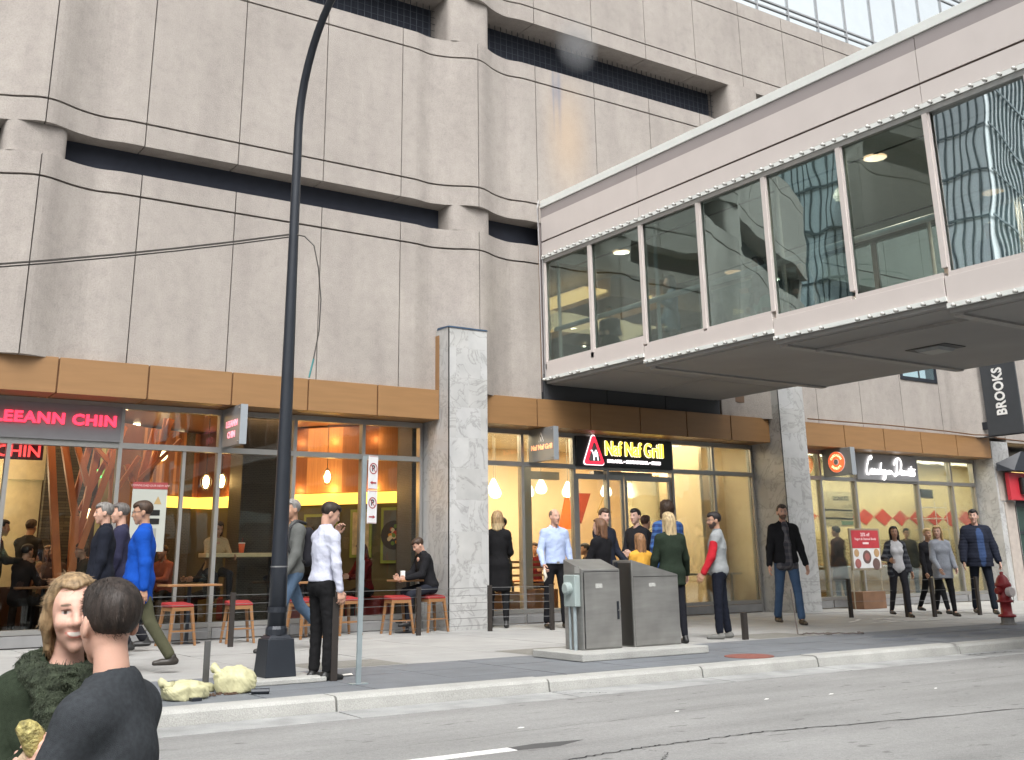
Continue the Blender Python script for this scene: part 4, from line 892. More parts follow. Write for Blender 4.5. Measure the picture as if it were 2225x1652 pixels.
MB().box(.02, .85, -.012, -.001, .02, .93).build('door', STEEL, c2, bevel=.003); MB().box(.3, .42, -.0145, -.0125, .80, .85).build('label_plate', mat('label_grey', (.42, .42, .40), .5, 0, .3, 60), c2); MB().box(.02, .85, -.006, -.001, .934, .942).build('door_gap', BLK, c2); MB().box(-.03, -.009, .30, .36, .95, 1.14).build('latch', BLACKM, c2); MB().box(.872, .885, .05, .1, .7, .8).build('hinge', WHT, c2)
# hydrant
hy = empty('fire_hydrant', (20.1, 12.76, 0), R(-8), 'dark red fire hydrant with white caps near the right edge', 'fire hydrant')
HRD = mat('hydrant_red', (.26, .018, .022), .45, 0, .15, 8, .15, 40); HWH = mat('hydrant_white', (.65, .58, .56), .5)
MB().lathe([(.15, 0), (.15, .03), (.12, .035), (.12, .14)], (0, 0, 0), 18).build('base', mat('hydrant_grey', (.22, .21, .2), .7), hy)
MB().lathe([(.16, .14), (.16, .18), (.105, .20), (.10, .40), (.15, .41), (.15, .44), (.115, .46), (.12, .68), (.15, .70), (.15, .74), (.125, .78), (.10, .85), (.06, .90), (.035, .91), (.035, .96), (.02, .97)], (0, 0, 0), 20).build('barrel', HRD, hy, smooth=True)
MB().lathe([(.09, 0), (.09, -.09), (.075, -.1)], (0, -.10, .60), 16, 0, 'y').build('cap', HWH, hy); MB().lathe([(.065, 0), (.065, .08), (.05, .09)], (.10, 0, .62), 14, 0, 'x').build('cap', HWH, hy); MB().lathe([(.065, 0), (.065, -.08), (.05, -.09)], (-.10, 0, .62), 14, 0, 'x').build('cap', HRD, hy)
MB().tube([(.0, -.2, .56), (.04, -.17, .46), (.10, -.10, .40)], .006, 5).build('chain', STEEL, hy)
# sandbags, stub post, debris
def sandbag(loc, rz, sx, sy, sz, seed, lab, tall=False):
    rnd = random.Random(seed); bm = bmesh.new(); bmesh.ops.create_icosphere(bm, subdivisions=5, radius=1)
    ph = [rnd.uniform(0, 6) for _ in range(8)]
    for v in bm.verts:
        x, y, z = v.co; q = 2.8; r = (abs(x)**q+abs(y)**q+abs(z)**q)**(-1/q); x, y, z = x*r, y*r, z*r
        wr = .035*math.sin(9*x+ph[0]+3*y)+.03*math.sin(13*y+ph[1]+5*z)+.02*math.sin(17*x*y+ph[2])+.015*math.sin(31*x+19*z+ph[3])
        x2 = x*(1+wr); y2 = y*(1+wr); z2 = max(z, -.55)*(1+wr)*(1-.25*x*x)
        if x < -.75: k = (-.75-x)/.25; y2 *= 1-.6*k; z2 *= 1-.45*k; z2 += .45*k
        v.co = (x2*sx, y2*sy, (z2+.55)*sz)
    for k in range(14):   # gathered, tied neck
        a = 2*PI*k/14; r = .045 if k % 2 else .025
    me = bpy.data.meshes.new('sack'); bm.to_mesh(me); bm.free()
    e = empty('sandbag', loc, rz, lab, 'sandbag', 'sandbags weighting the pavement edge'); SB = mat('sandbag_yellow', (.50, .48, .29), .6, 0, .12, 6, .35, 25, .1, 2)
    link_mesh('sack', me, SB, e, True)
    MB().tube([(-sx*.70, 0, sz*1.05), (-sx*.86, 0, sz*1.28), (-sx*.95, .01, sz*1.40), (-sx*1.06, .03, sz*1.46), (-sx*1.14, .04, sz*1.40)], [.075, .032, .038, .055, .03], 9).build('tied_neck', SB, e, smooth=True); return e
sandbag((3.72, 11.25, 0), R(8), .23, .15, .115, 1, 'flatter yellow sandbag left of the stub post, nearest the couple')
sandbag((4.33, 11.52, 0), R(-28), .21, .16, .165, 2, 'fuller yellow sandbag between the stub post and the street lamp')
sandbag((4.02, 11.75, 0), R(20), .20, .10, .065, 5, 'small slumped yellow sandbag behind the stub post')
tag(MB().tube([(4.40, 11.22, .03), (4.56, 11.14, .03)], .028, 8).build('pipe_offcut', BLACKM), 'short black pipe stub lying by the fuller sandbag', 'pipe')
tag(MB().box(3.72, 3.82, 11.02, 11.1, .003, .03).build('rubber_block', BLACKM), 'small black rubber block beside the flatter sandbag', 'block')
tag(MB().box(4.07, 4.13, 11.74, 11.77, 0, .50).build('stub_post', mat('post_grey', (.12, .12, .12), .5, .5)), 'short bare grey metal post standing between the sandbags', 'post')
b = MB(); random.seed(11)
for k in range(60): x, y = random.uniform(3.9, 4.35), random.uniform(11.3, 11.5); s_ = random.uniform(.006, .02); b.box(x, x+s_*2, y, y+s_, .003, .003+s_)
tag(b.build('leaf_litter', mat('leaf_brown', (.10, .06, .04), .9)), kind='stuff')
# pavement scrap
tag(MB().add([(5.9, 12.3, .01), (6.05, 12.26, .012), (6.1, 12.4, .02), (5.95, 12.42, .01)], [(0, 1, 2, 3)]).build('paper_scrap', WHT), 'crumpled white paper scrap on the pavement behind the parking sign post', 'litter')
# cable railings
PST = mat('rail_post', (.045, .038, .034), .5, .3, .1, 5); WIR = mat('rail_wire', (.22, .22, .22), .4, .8)
def railing(pts, h, lab, sag=.0, wires=6, wr=.004, wx=.04):
    e = empty('cable_railing', (*pts[0][:2], 0), 0, lab, 'railing'); o = Vector((*pts[0][:2], 0))
    for p in pts:
        x, y = p[0]-o.x, p[1]-o.y; MB().box(x-wx, x+wx, y-.03, y+.03, .0, h).build('post', PST, e, bevel=.004)
    for k in range(wires):
        z = .12+(h-.16)*k/(wires-1); b = MB()
        for p, q in zip(pts, pts[1:]):
            b.tube([(p[0]-o.x, p[1]-o.y, z), ((p[0]+q[0])/2-o.x, (p[1]+q[1])/2-o.y, z-sag), (q[0]-o.x, q[1]-o.y, z)], wr, 4, cap=False)
        b.build('cable', WIR, e)
    return e
railing([(4.4, 17.9), (6.62, 17.9), (8.5, 18.0), (10.28, 18.2), (11.92, 18.32), (12.98, 17.75)], .84, 'dark cable railing with thin wires around the left restaurant patio')
railing([(18.15, 16.7), (20.3, 16.6), (21.25, 15.85), (21.65, 15.45), (23.0, 15.25)], .82, 'dark cable railing in front of the right shop', wires=4, wr=.003, wx=.045)
tag(MB().box(5.58, 5.66, 11.86, 11.92, 0, .90).build('rail_post', PST, bevel=.004), 'single dark flat steel post in front of the white-shirted man near the kerb', 'post')
tag(MB().box(13.60, 13.69, 13.30, 13.37, 0, .42).build('rail_post', PST, bevel=.004), 'short dark post at the feet of the man in the grey vest', 'post')
# wooden patio stools and tables
def stool(x, y, rz, lab, h=.66):
    e = empty('bar_stool', (x, y, 0), rz, lab, 'stool', 'red-seated wooden stools on the patio')
    MB().hexa([(-.21, -.2, h-.05), (.21, -.2, h-.05), (.21, .2, h-.05), (-.21, .2, h-.05)], [(-.19, -.18, h), (.19, -.18, h), (.21, .2, h+.03), (-.21, .2, h+.03)]).build('seat', REDC, e, bevel=.02)
    MB().box(-.19, .19, -.19, -.16, h-.11, h-.052).box(-.19, .19, .16, .19, h-.11, h-.052).box(-.19, -.16, -.16, .16, h-.11, h-.052).box(.16, .19, -.16, .16, h-.11, h-.052).build('seat_frame', WOOD, e)
    for sx in (-1, 1):
        for sy in (-1, 1): MB().hexa([(sx*.235-.018, sy*.225-.018, 0), (sx*.235+.018, sy*.225-.018, 0), (sx*.235+.018, sy*.225+.018, 0), (sx*.235-.018, sy*.225+.018, 0)], [(sx*.165-.026, sy*.165-.026, h-.05), (sx*.165+.026, sy*.165-.026, h-.05), (sx*.165+.026, sy*.165+.026, h-.05), (sx*.165-.026, sy*.165+.026, h-.05)]).build('leg', WOOD, e)
    MB().box(-.2, .2, -.20, -.18, .22, .25).build('stretcher', WOOD, e); return e
stool(6.02, 18.85, R(10), 'leftmost red-topped wooden stool, beside the blue-jacketed man')
stool(7.05, 18.75, R(-8), 'second red-topped wooden stool, left of the street lamp')
stool(8.35, 18.95, R(14), 'red-topped wooden stool partly behind the street lamp')
stool(9.35, 19.35, R(5), 'wooden stool behind the parking sign post')
stool(10.25, 18.95, R(-6), 'empty red-topped wooden stool facing the seated man in black')
stool(11.02, 19.0, R(4), 'wooden stool under the seated man in black')
def ptable(x, y, lab, w_=.8):
    e = empty('patio_table', (x, y, 0), 0, lab, 'table', 'wood-edged patio tables')
    MB().box(-w_/2, w_/2, -.3, .3, .93, .965).build('tabletop', WOOD, e, bevel=.006); MB().tube([(0, 0, .02), (0, 0, .93)], .035, 8).build('pedestal', BLACKM, e); MB().lathe([(.24, 0), (.24, .012), (.05, .03)], (0, 0, 0), 20).build('foot', BLACKM, e)
ptable(6.35, 19.3, 'patio table behind the two left stools', .95); ptable(10.6, 19.2, 'patio table at which the man in black sits', .6); ptable(8.5, 19.4, 'patio table hidden partly by the street lamp')
# cups and holders on the counter
def cup(x, y, z, lab, c):
    e = empty('paper_cup', (x, y, z), 0, lab, 'cup'); MB().lathe([(.045, 0), (.062, .17)], (0, 0, 0), 14).build('body', c, e, smooth=True); MB().lathe([(.066, .17), (.066, .185), (.05, .19)], (0, 0, 0), 14).build('lid', WHT, e); MB().tube([(0, 0, .18), (.015, 0, .28)], .005, 5).build('straw', REDC, e)
cup(7.85, 20.9, 1.505, 'orange paper cup with white lid on the pale window counter', mat('cup_orange', (.75, .14, .05), .5))
cup(8.62, 20.9, 1.505, 'white printed cup on the pale counter left of the lamp pole', mat('cup_white', (.6, .45, .38), .5))
tag(MB().box(10.38, 10.46, 19.05, 19.1, .967, 1.13).build('menu_holder', WHT, bevel=.004), 'white menu holder on the patio table', 'menu holder')
o = empty('water_bottle', (19.0, 20.8, .95), 0, 'clear water bottle on the ledge inside the middle shop window', 'bottle'); MB().lathe([(.035, 0), (.038, .14), (.034, .18), (.014, .22), (.014, .24)], (0, 0, 0), 12).build('body', mat('bottle_clear', (.6, .66, .7), .15, 0, .2, 20), o, smooth=True); MB().lathe([(.017, .24), (.017, .26)], (0, 0, 0), 10).build('cap', WHT, o)
o = empty('window_ledge', (19.7, 20.55, 0), 0, 'white ledge table inside the right window of the middle shop', 'counter'); MB().box(-1.3, 1.2, -.18, .25, .90, .945).build('counter_top', mat('ledge_white', (.6, .55, .45), .5), o)
for x in (-1.1, 1.0): MB().box(x-.02, x+.02, -.02, .02, .02, .9).build('leg', ALUM, o)
# notice on the glass
o = empty('window_notice', (5.72, 19.93, 1.52), 0, 'tall white paper notice with a maroon header taped in the left restaurant window', 'notice')
MB().box(-.31, .31, -.006, 0, 0, 1.17).build('sheet', mat('paper_grey', (.40, .42, .38), .7, 0, .05, 3), o)
MB().box(-.31, .31, -.010, -.0065, 1.08, 1.20).build('header', mat('notice_red', (.30, .05, .05), .6), o); text_mesh('letters', 'DOWNLOAD OUR NEW APP', .052, mat('pale_pink', (.65, .45, .45), .6), o, face_M((0, -.012, 1.14), 'front'), .0005)
MB().box(-.06, .2, -.009, -.0065, .62, .72).box(-.06, .2, -.009, -.0065, .47, .57).build('store_badge', BLK, o); b = MB(); tri(b, (.15, .82), .14, .14, -.0065, .002); b.build('triangle_mark', mat('notice_gold', (.4, .28, .12), .6), o)
MB().box(.05, .16, -.009, -.0065, .2, .4).build('code_panel', mat('notice_grey', (.25, .26, .24), .6), o)
# exit lamp, small lit things
o = MB().box(5.42, 5.50, 22.6, 22.66, 2.98, 3.14).build('exit_lamp', emis('green_glow', (.05, 1, .25), 2.5)); tag(o, 'small glowing green exit lamp among the orange beams', 'exit sign')
def disc(x, y, z, r, lab, rr=1.6):
    o = empty('wall_lamp', (x, y, z), 0, lab, 'lamp'); MB().lathe([(r, 0), (r*1.02, -.03), (r*.8, -.05)], (0, 0, 0), 16, 0, 'y').build('shade', emis('disc_glow', (1, .75, .35), 4), o)
disc(5.62, 24.0, 2.35, .10, 'small glowing oval wall lamp behind the orange beams'); disc(7.1, 24.1, 3.62, .13, 'yellow glowing spotlight lamp above the transom of the left restaurant')
# middle shop décor
OR = mat('deco_orange', (.75, .14, .03), .5); MR = mat('deco_maroon', (.28, .04, .02), .5)
o = empty('triangle_artwork', (17.9, 23.9, 2.2), 0, 'upright orange triangle artwork on the cream wall behind the doors', 'artwork'); b = MB(); tri(b, (.15, -.1), .62, 1.0, 0, .06); b.build('panel', OR, o)
o = empty('triangle_artwork', (18.5, 23.9, 2.3), 0, 'inverted maroon triangle artwork right of the orange one', 'artwork'); b = MB(); b.hexa([(-.35, 0, .75), (.35, 0, .75), (.0, 0, -.05)], [(-.35, -.06, .75), (.35, -.06, .75), (.0, -.06, -.05)]); b.build('panel', MR, o)
o = empty('triangle_artwork', (19.6, 22.0, 1.72), 0, 'small open red triangle frame right of the door handle, behind the dark-haired man', 'artwork'); b = MB(); 
for p, q in (((-.2, 0), (.2, 0)), ((.2, 0), (0, .34)), ((0, .34), (-.2, 0))): beam(b, (p[0], 0, p[1]), (q[0], 0, q[1]), .035)
b.build('frame', MR, o)
o = empty('triangle_artwork', (19.35, 23.9, 2.55), 0, 'faint outlined triangle artwork at the right of the maroon one', 'artwork'); b = MB()
for p, q in (((-.25, 0), (.25, 0)), ((.25, 0), (0, .42)), ((0, .42), (-.25, 0))): beam(b, (p[0], 0, p[1]), (q[0], 0, q[1]), .02)
b.build('frame', mat('outline_gold', (.5, .38, .15), .5), o)
MB().box(19.0, 21.2, 3.2, 3.3, .0, 4.2).build('partition_wall', CREAM, bld); MB().box(20.25, 20.35, 1.6, 3.2, 0, 4.2).build('partition_wall', CREAM, bld)
b = MB()
for (x, z, s_) in ((15.2, 2.5, .25), (15.6, 2.15, .22), (15.1, 2.0, .2), (15.9, 1.9, .25), (15.35, 2.85, .3)): b.box(x, x+s_, 5.46, 5.499, z, z+s_)
b.build('wall_tiles', mat('tan_tiles', (.45, .34, .18), .7), bld)
def table(x, y, lab, w_=.9, h=.8, c=None):
    e = empty('dining_table', (x, y, 0), 0, lab, 'table'); MB().box(-w_/2, w_/2, -.35, .35, h-.04, h).build('tabletop', c or mat('table_orange', (.50, .16, .05), .4), e, bevel=.006); MB().tube([(0, 0, .03), (0, 0, h-.04)], .035, 8).build('pedestal', BLACKM, e); MB().lathe([(.24, .013), (.24, .03), (.05, .05)], (0, 0, 0), 18).build('foot', BLACKM, e)
table(13.9, 21.6, 'orange dining table in the middle shop near the marble pillar', 1.2, .85); table(15.1, 22.2, 'orange dining table deeper inside the middle shop', 1.3, .85)
o = empty('slatted_bench', (14.3, 20.95, 0), 0, 'slatted wooden bench back inside the left window of the middle shop', 'bench'); 
for z in (.55, .75, .95, 1.12, 1.24): MB().box(-1.0, 1.1, -.02, .02, z, z+.05).build('slat', WOOD, o)
for x in (-.95, 1.0): MB().box(x-.03, x+.03, .021, .06, .0, 1.3).build('post', BLACKM, o)
o = empty('storage_box', (14.0, 20.6, .012), 0, 'low brown wooden box behind the glass of the middle shop', 'box'); MB().box(-.5, .25, 0, .3, 0, .62).build('body', mat('box_brown', (.22, .10, .04), .6), o); MB().tube([(-.2, -.02, .45), (.0, -.02, .45)], .012, 6).build('box_handle', STEEL, o)
o = empty('storage_box', (14.9, 20.6, .012), 0, 'second brown wooden box right of the first behind the glass', 'box'); MB().box(-.3, .35, 0, .3, 0, .66).build('body', mat('box_brown', (.22, .10, .04), .6), o); MB().tube([(-.1, -.02, .48), (.1, -.02, .48)], .012, 6).build('box_handle', STEEL, o)
# right shop décor: red diamonds on the back wall (local bld y 3.6)
DRED = mat('diamond_red', (.72, .07, .03), .5); b = MB(); 
for k in range(-7, 8):
    x = 29.25+k*.895; hw = .43
    b.hexa([(x-hw, 3.59, 2.50), (x, 3.59, 2.24), (x+hw, 3.59, 2.50), (x, 3.59, 2.76)], [(x-hw, 3.575, 2.50), (x, 3.575, 2.24), (x+hw, 3.575, 2.50), (x, 3.575, 2.76)])
b.build('diamond_pattern', DRED, bld)
b = MB(); 
for z in (1.1, 1.2, 1.3, 1.4, 1.5, 1.6, 1.7, 1.8): b.box(22.3, 35.2, 3.577, 3.598, z, z+.008)
b.build('wall_grooves', BRZ, bld)
o = empty('donut_counter', (26.9, 21.4, .012), 0, 'glass-fronted donut display counter lit warm inside the right shop', 'counter'); MB().box(-2.6, 3.4, 0, .6, 0, 1.0).build('counter_body', mat('counter_wood', (.42, .27, .12), .5), o); MB().box(-2.6, 3.4, -.02, .62, 1.0, 1.04).build('counter_top', WHT, o)
rnd = random.Random(2); b = MB()
for k in range(70): x = -2.5+5.8*k/70; b.lathe([(.05, 0), (.06, .02), (.05, .04), (.02, .03)], (x, rnd.uniform(.05, .4), 1.04), 8, k % 3)
b.build('donuts', [mat('donut_brown', (.30, .13, .05), .6), mat('donut_pink', (.6, .25, .2), .6), mat('donut_tan', (.55, .35, .15), .6)], o)
o = empty('menu_board', (25.85, 21.6, 2.15), 0, 'pale menu board reading NUTS with prices behind the right shop door', 'menu board'); MB().box(-.35, 1.1, 0, .04, 0, 1.0).build('board', mat('menu_cream', (.62, .55, .35), .6), o)
text_mesh('letters', 'DONUTS', .17, BLK, o, face_M((.62, -.004, .80), 'front'), .001, .004); text_mesh('letters', '$1.95', .15, mat('menu_grey', (.25, .22, .15), .6), o, face_M((.92, -.004, .58), 'front'), .001); text_mesh('letters', '$2.75', .15, mat('menu_grey', (.25, .22, .15), .6), o, face_M((.92, -.004, .34), 'front'), .001, .002)
MB().box(-.2, 1.08, -.006, -.001, .44, .485).box(-.2, 1.08, -.006, -.001, .20, .245).build('rule', BLK, o); MB().box(.55, 1.08, -.006, -.001, .05, .16).build('green_tab', mat('menu_green', (.22, .36, .24), .6), o)
o = empty('display_shelf', (31.85, 22.25, 1.4), 0, 'lit white wire shelves with a black box on top in the right shop window', 'shelf')
for z in (.0, .35, .7, 1.05, 1.4): MB().box(-.7, .6, 0, .3, z, z+.02).build('shelf_board', WHT, o)
for x in (-.7, 0, .6): MB().box(x-.012, x+.012, -.015, -.001, -.2, 1.6).build('upright', WHT, o)
tag(MB().hexa([(31.25, 22.2, 3.12), (31.8, 22.2, 3.09), (31.8, 22.5, 3.09), (31.25, 22.5, 3.12)], [(31.2, 22.2, 3.40), (31.82, 22.2, 3.38), (31.82, 22.5, 3.38), (31.2, 22.5, 3.40)]).build('speaker_box', BLACKM, bevel=.02), 'black box hanging high above the white shelves in the right shop', 'speaker')
# standing poster in front of the right shop
o = empty('poster_stand', (24.2, 19.1, .003), 0, 'standing framed red poster advertising 25% off in front of the right shop', 'poster')
POS = mat('poster_red', (.42, .035, .045), .5); MB().box(-.60, .60, 0, .05, .95, 2.0).box(-.60, -.55, .051, .06, 0, 1.2).box(.55, .60, .051, .06, 0, 1.2).build('frame', mat('frame_bronze', (.28, .24, .17), .5, .3), o, bevel=.008)
MB().box(-.54, .54, -.006, -.001, 1.50, 1.95).build('poster_top', POS, o); pb = MB().box(-.54, .54, -.006, -.001, 1.0, 1.495).build('poster_photo', mat('photo_white', (.62, .62, .62), .5), o)
text_mesh('letters', '25% off', .12, mat('poster_text', (.75, .6, .6), .6), o, face_M((0, -.008, 1.84), 'front'), .001, .002); text_mesh('letters', 'Yogurt & Oatmeal Bowls', .085, mat('poster_text', (.75, .6, .6), .6), o, face_M((0, -.008, 1.73), 'front'), .001, .001)
MB().box(-.12, .12, -.009, -.0065, 1.60, 1.65).build('poster_tab', mat('poster_text', (.75, .6, .6), .6), o)
b = MB(); 
for x, z, r, i in ((-.4, 1.38, .10, 0), (.0, 1.28, .17, 1), (.4, 1.38, .11, 0), (-.38, 1.12, .12, 2), (.35, 1.1, .15, 1), (.0, 1.28, .10, 2), (.05, 1.30, .05, 0)): b.lathe([(r, 0), (r*.96, -.004)], (x, -.008-.002*i, z), 18, i, 'y')
b.build('bowls', [mat('bowl_tan', (.40, .25, .12), .6), mat('bowl_darkb', (.12, .07, .06), .5), mat('bowl_berry', (.30, .10, .09), .6)], o)
o = empty('wooden_crate', (24.1, 18.95, .003), 0, 'brown wooden crate standing on the pavement below the red poster', 'crate'); MB().box(-.4, .5, 0, .4, 0, .42).build('body', mat('crate_brown', (.17, .09, .05), .6, 0, .2, 4), o)
# rope on the pavement
pts = [(15.05, 13.55, .75), (15.06, 13.52, .4), (15.08, 13.5, .02)]
for k in range(30): t = k/29; pts.append((15.1+1.0*t+.12*math.sin(9*t), 13.4-.45*t+.16*math.sin(14*t), .015+.01*(k % 2)))
tag(MB().tube(pts, .012, 5).build('rope', mat('rope_grey', (.13, .11, .10), .9)), 'thin loose cord trailing on the slate pavement by the bearded man', 'cord')
# bench carrying the couple
bench = empty('wooden_bench', (1.0, 4.0, -.14), 0, 'orange-brown wooden bench backrest behind the seated couple at lower left', 'bench')

# faint steam drifting out of the upper opening
m = bpy.data.materials.new('steam'); m.use_nodes = True; n = m.node_tree.nodes; l = m.node_tree.links; n.clear(); MATS['steam'] = m
o_ = n.new('ShaderNodeOutputMaterial'); pv = n.new('ShaderNodeVolumePrincipled'); pv.inputs['Color'].default_value = (.75, .77, .8, 1)
tc = n.new('ShaderNodeTexCoord'); ln = n.new('ShaderNodeVectorMath'); ln.operation = 'LENGTH'; l.new(tc.outputs['Object'], ln.inputs[0])
mr = n.new('ShaderNodeMapRange'); mr.inputs[1].default_value = .0; mr.inputs[2].default_value = .95; mr.inputs[3].default_value = 1.5; mr.inputs[4].default_value = 0; l.new(ln.outputs['Value'], mr.inputs[0])
l.new(mr.outputs[0], pv.inputs['Density']); l.new(pv.outputs[0], o_.inputs['Volume'])
bm = bmesh.new(); bmesh.ops.create_icosphere(bm, subdivisions=3, radius=1); me = bpy.data.meshes.new('steam_plume'); bm.to_mesh(me); bm.free()
o = link_mesh('steam_plume', me, m); o.location = (15.35, 19.35, 13.75); o.scale = (.75, .42, .85); tag(o, 'faint grey steam drifting out of the upper dark opening', 'steam', kind='stuff')
# ================================================================== PEOPLE (bodies grown from smooth distance fields)
def attr_mat(name, rough, bump=0, bscale=40, stretch=(1, 1, 1), var=.15, scale=12, sss=0, spec=.3):
    m, n, l, b = custom(name, rough); b.inputs['Specular IOR Level'].default_value = spec
    at = n.new('ShaderNodeAttribute'); at.attribute_name = 'Col'; v = mapping(n, l, stretch)
    c = mixc(n, l, 1, at.outputs[0], ramp(n, l, noise(n, l, v, scale, 5), [(.3, (1-var,)*3), (.7, (1+var,)*3)]), 'MULTIPLY')
    l.new(c, b.inputs['Base Color'])
    if sss: b.inputs['Subsurface Weight'].default_value = sss; b.inputs['Subsurface Radius'].default_value = (.01, .004, .002)
    if bump:
        bn = n.new('ShaderNodeBump'); bn.inputs['Strength'].default_value = bump; bn.inputs['Distance'].default_value = .012
        l.new(noise(n, l, v, bscale, 5), bn.inputs['Height']); l.new(bn.outputs[0], b.inputs['Normal'])
    return m
SKINM = attr_mat('skin', .5, .12, 60, var=.07, scale=9, sss=.08, spec=.4)
CLOTHM = attr_mat('woven_cloth', .92, .45, 34, var=.07, scale=9, spec=.15)
KNITM = attr_mat('knit_cloth', .95, .4, 420, var=.16, scale=60, spec=.1)
PUFFM = None
HAIRM = attr_mat('hair', .55, .6, 30, (1.0, 1.0, .14), var=.5, scale=58, spec=.35)
LEATH = attr_mat('leather', .45, .1, 60, var=.1, spec=.5)
_o = {}
def eval_prim(p, P):
    if p[0] == 'c':
        a, b, ra, rb = p[1], p[2], p[3], p[4]; ab = b-a; t = np.clip(((P-a)@ab)/max(1e-9, ab@ab), 0, 1)
        return np.linalg.norm(P-(a+t[:, None]*ab), axis=1)-(ra+(rb-ra)*t)
    q = (P-p[1])@p[3]; r = p[2]; k0 = np.linalg.norm(q/r, axis=1); k1 = np.linalg.norm(q/(r*r), axis=1)+1e-9
    return k0*(k0-1)/k1
def C(a, b, ra, rb=None, col=0): return ['c', np.array(a, float), np.array(b, float), ra, rb if rb is not None else ra, col]
def EL(c, r, col=0, M=None): return ['e', np.array(c, float), np.array(r, float), np.eye(3) if M is None else M, col]
def bbox(prims):
    lo, hi = [], []
    for p in prims:
        if p[0] == 'c': r = max(p[3], p[4]); lo.append(np.minimum(p[1], p[2])-r); hi.append(np.maximum(p[1], p[2])+r)
        else: r = max(p[2]); lo.append(p[1]-r); hi.append(p[1]+r)
    return np.min(lo, 0), np.max(hi, 0)
def surface(prims, res, k, noise_f=None, cuts=(), sub=(), cols=None, paint=(), inter=None, soft=.003):
    lo, hi = bbox(prims); pad = 2.5*res+.01; lo = lo-pad; hi = hi+pad
    n = np.maximum(4, np.ceil((hi-lo)/res).astype(int)+1)
    ax = [lo[i]+res*np.arange(n[i]) for i in range(3)]
    G = np.stack(np.meshgrid(*ax, indexing='ij'), -1).reshape(-1, 3); d = None
    def smooth(prs, kk, P):
        d = None
        for p in prs:
            e = eval_prim(p, P)
            if d is None: d = e
            else:
                h = np.clip(.5+.5*(e-d)/kk, 0, 1); d = e*(1-h)+d*h-kk*h*(1-h)
        return d
    d = smooth(prims, k, G)
    if noise_f is not None: d = d+noise_f(G)
    def smax(a, b, kk): h = np.clip(.5+.5*(a-b)/kk, 0, 1); return b*(1-h)+a*h+kk*h*(1-h)
    for (nn, p0) in cuts: d = smax(d, (G-np.array(p0))@np.array(nn), .008)
    for p in sub: d = smax(d, -eval_prim(p, G), .006)
    if inter is not None: d = smax(d, inter(G), .012)
    D = d.reshape(n); S = D < 0
    c8 = [S[i:n[0]-1+i, j:n[1]-1+j, k_:n[2]-1+k_] for i in (0, 1) for j in (0, 1) for k_ in (0, 1)]
    cnt = sum(c.astype(np.int8) for c in c8); M = (cnt > 0) & (cnt < 8); idx = -np.ones(M.shape, int); cells = np.argwhere(M)
    if len(cells) == 0: return np.zeros((0, 3)), [], np.zeros((0, 3))
    idx[M] = np.arange(len(cells)); acc = np.zeros((len(cells), 3)); wt = np.zeros(len(cells))
    for a in range(3):
        o1, o2 = [x for x in range(3) if x != a]
        for i in (0, 1):
            for j in (0, 1):
                off = np.zeros(3, int); off[o1] = i; off[o2] = j; q = cells+off; q2 = q.copy(); q2[:, a] += 1
                v0 = D[q[:, 0], q[:, 1], q[:, 2]]; v1 = D[q2[:, 0], q2[:, 1], q2[:, 2]]; cr = (v0 < 0) != (v1 < 0)
                t = np.where(cr, v0/np.where(cr, v0-v1, 1), 0); p = q.astype(float); p[:, a] += t
                acc += np.where(cr[:, None], p, 0); wt += cr
    V = lo+res*acc/wt[:, None]; F = []
    for a in range(3):
        o1, o2 = [(1, 2), (2, 0), (0, 1)][a]
        sl0 = [slice(None)]*3; sl1 = [slice(None)]*3; sl0[a] = slice(0, -1); sl1[a] = slice(1, None)
        A = S[tuple(sl0)]; B_ = S[tuple(sl1)]; e = np.argwhere(A != B_); e = e[(e[:, o1] > 0) & (e[:, o2] > 0) & (e[:, o1] < n[o1]-1) & (e[:, o2] < n[o2]-1)]
        q = []
        for i, j in ((-1, -1), (0, -1), (0, 0), (-1, 0)):
            f = e.copy(); f[:, o1] += i; f[:, o2] += j; q.append(idx[f[:, 0], f[:, 1], f[:, 2]])
        q = np.stack(q, 1); fl = A[e[:, 0], e[:, 1], e[:, 2]]; q[~fl] = q[~fl][:, ::-1]; F.append(q)
    F = np.concatenate(F); F = F[(F >= 0).all(1)]
    cl = np.zeros((len(V), 3))
    if cols is not None:
        best = np.full(len(V), 1e9); ci = np.zeros(len(V), int)
        for p in prims:
            e = eval_prim(p, V); m = e < best; best[m] = e[m]; ci[m] = p[-1]
        cl = np.array(cols)[ci]
    for pr, col in paint:
        m = np.clip(.5-eval_prim(pr, V)/(soft), 0, 1)[:, None]; cl = cl*(1-m)+np.array(col)*m
    return V, F, cl
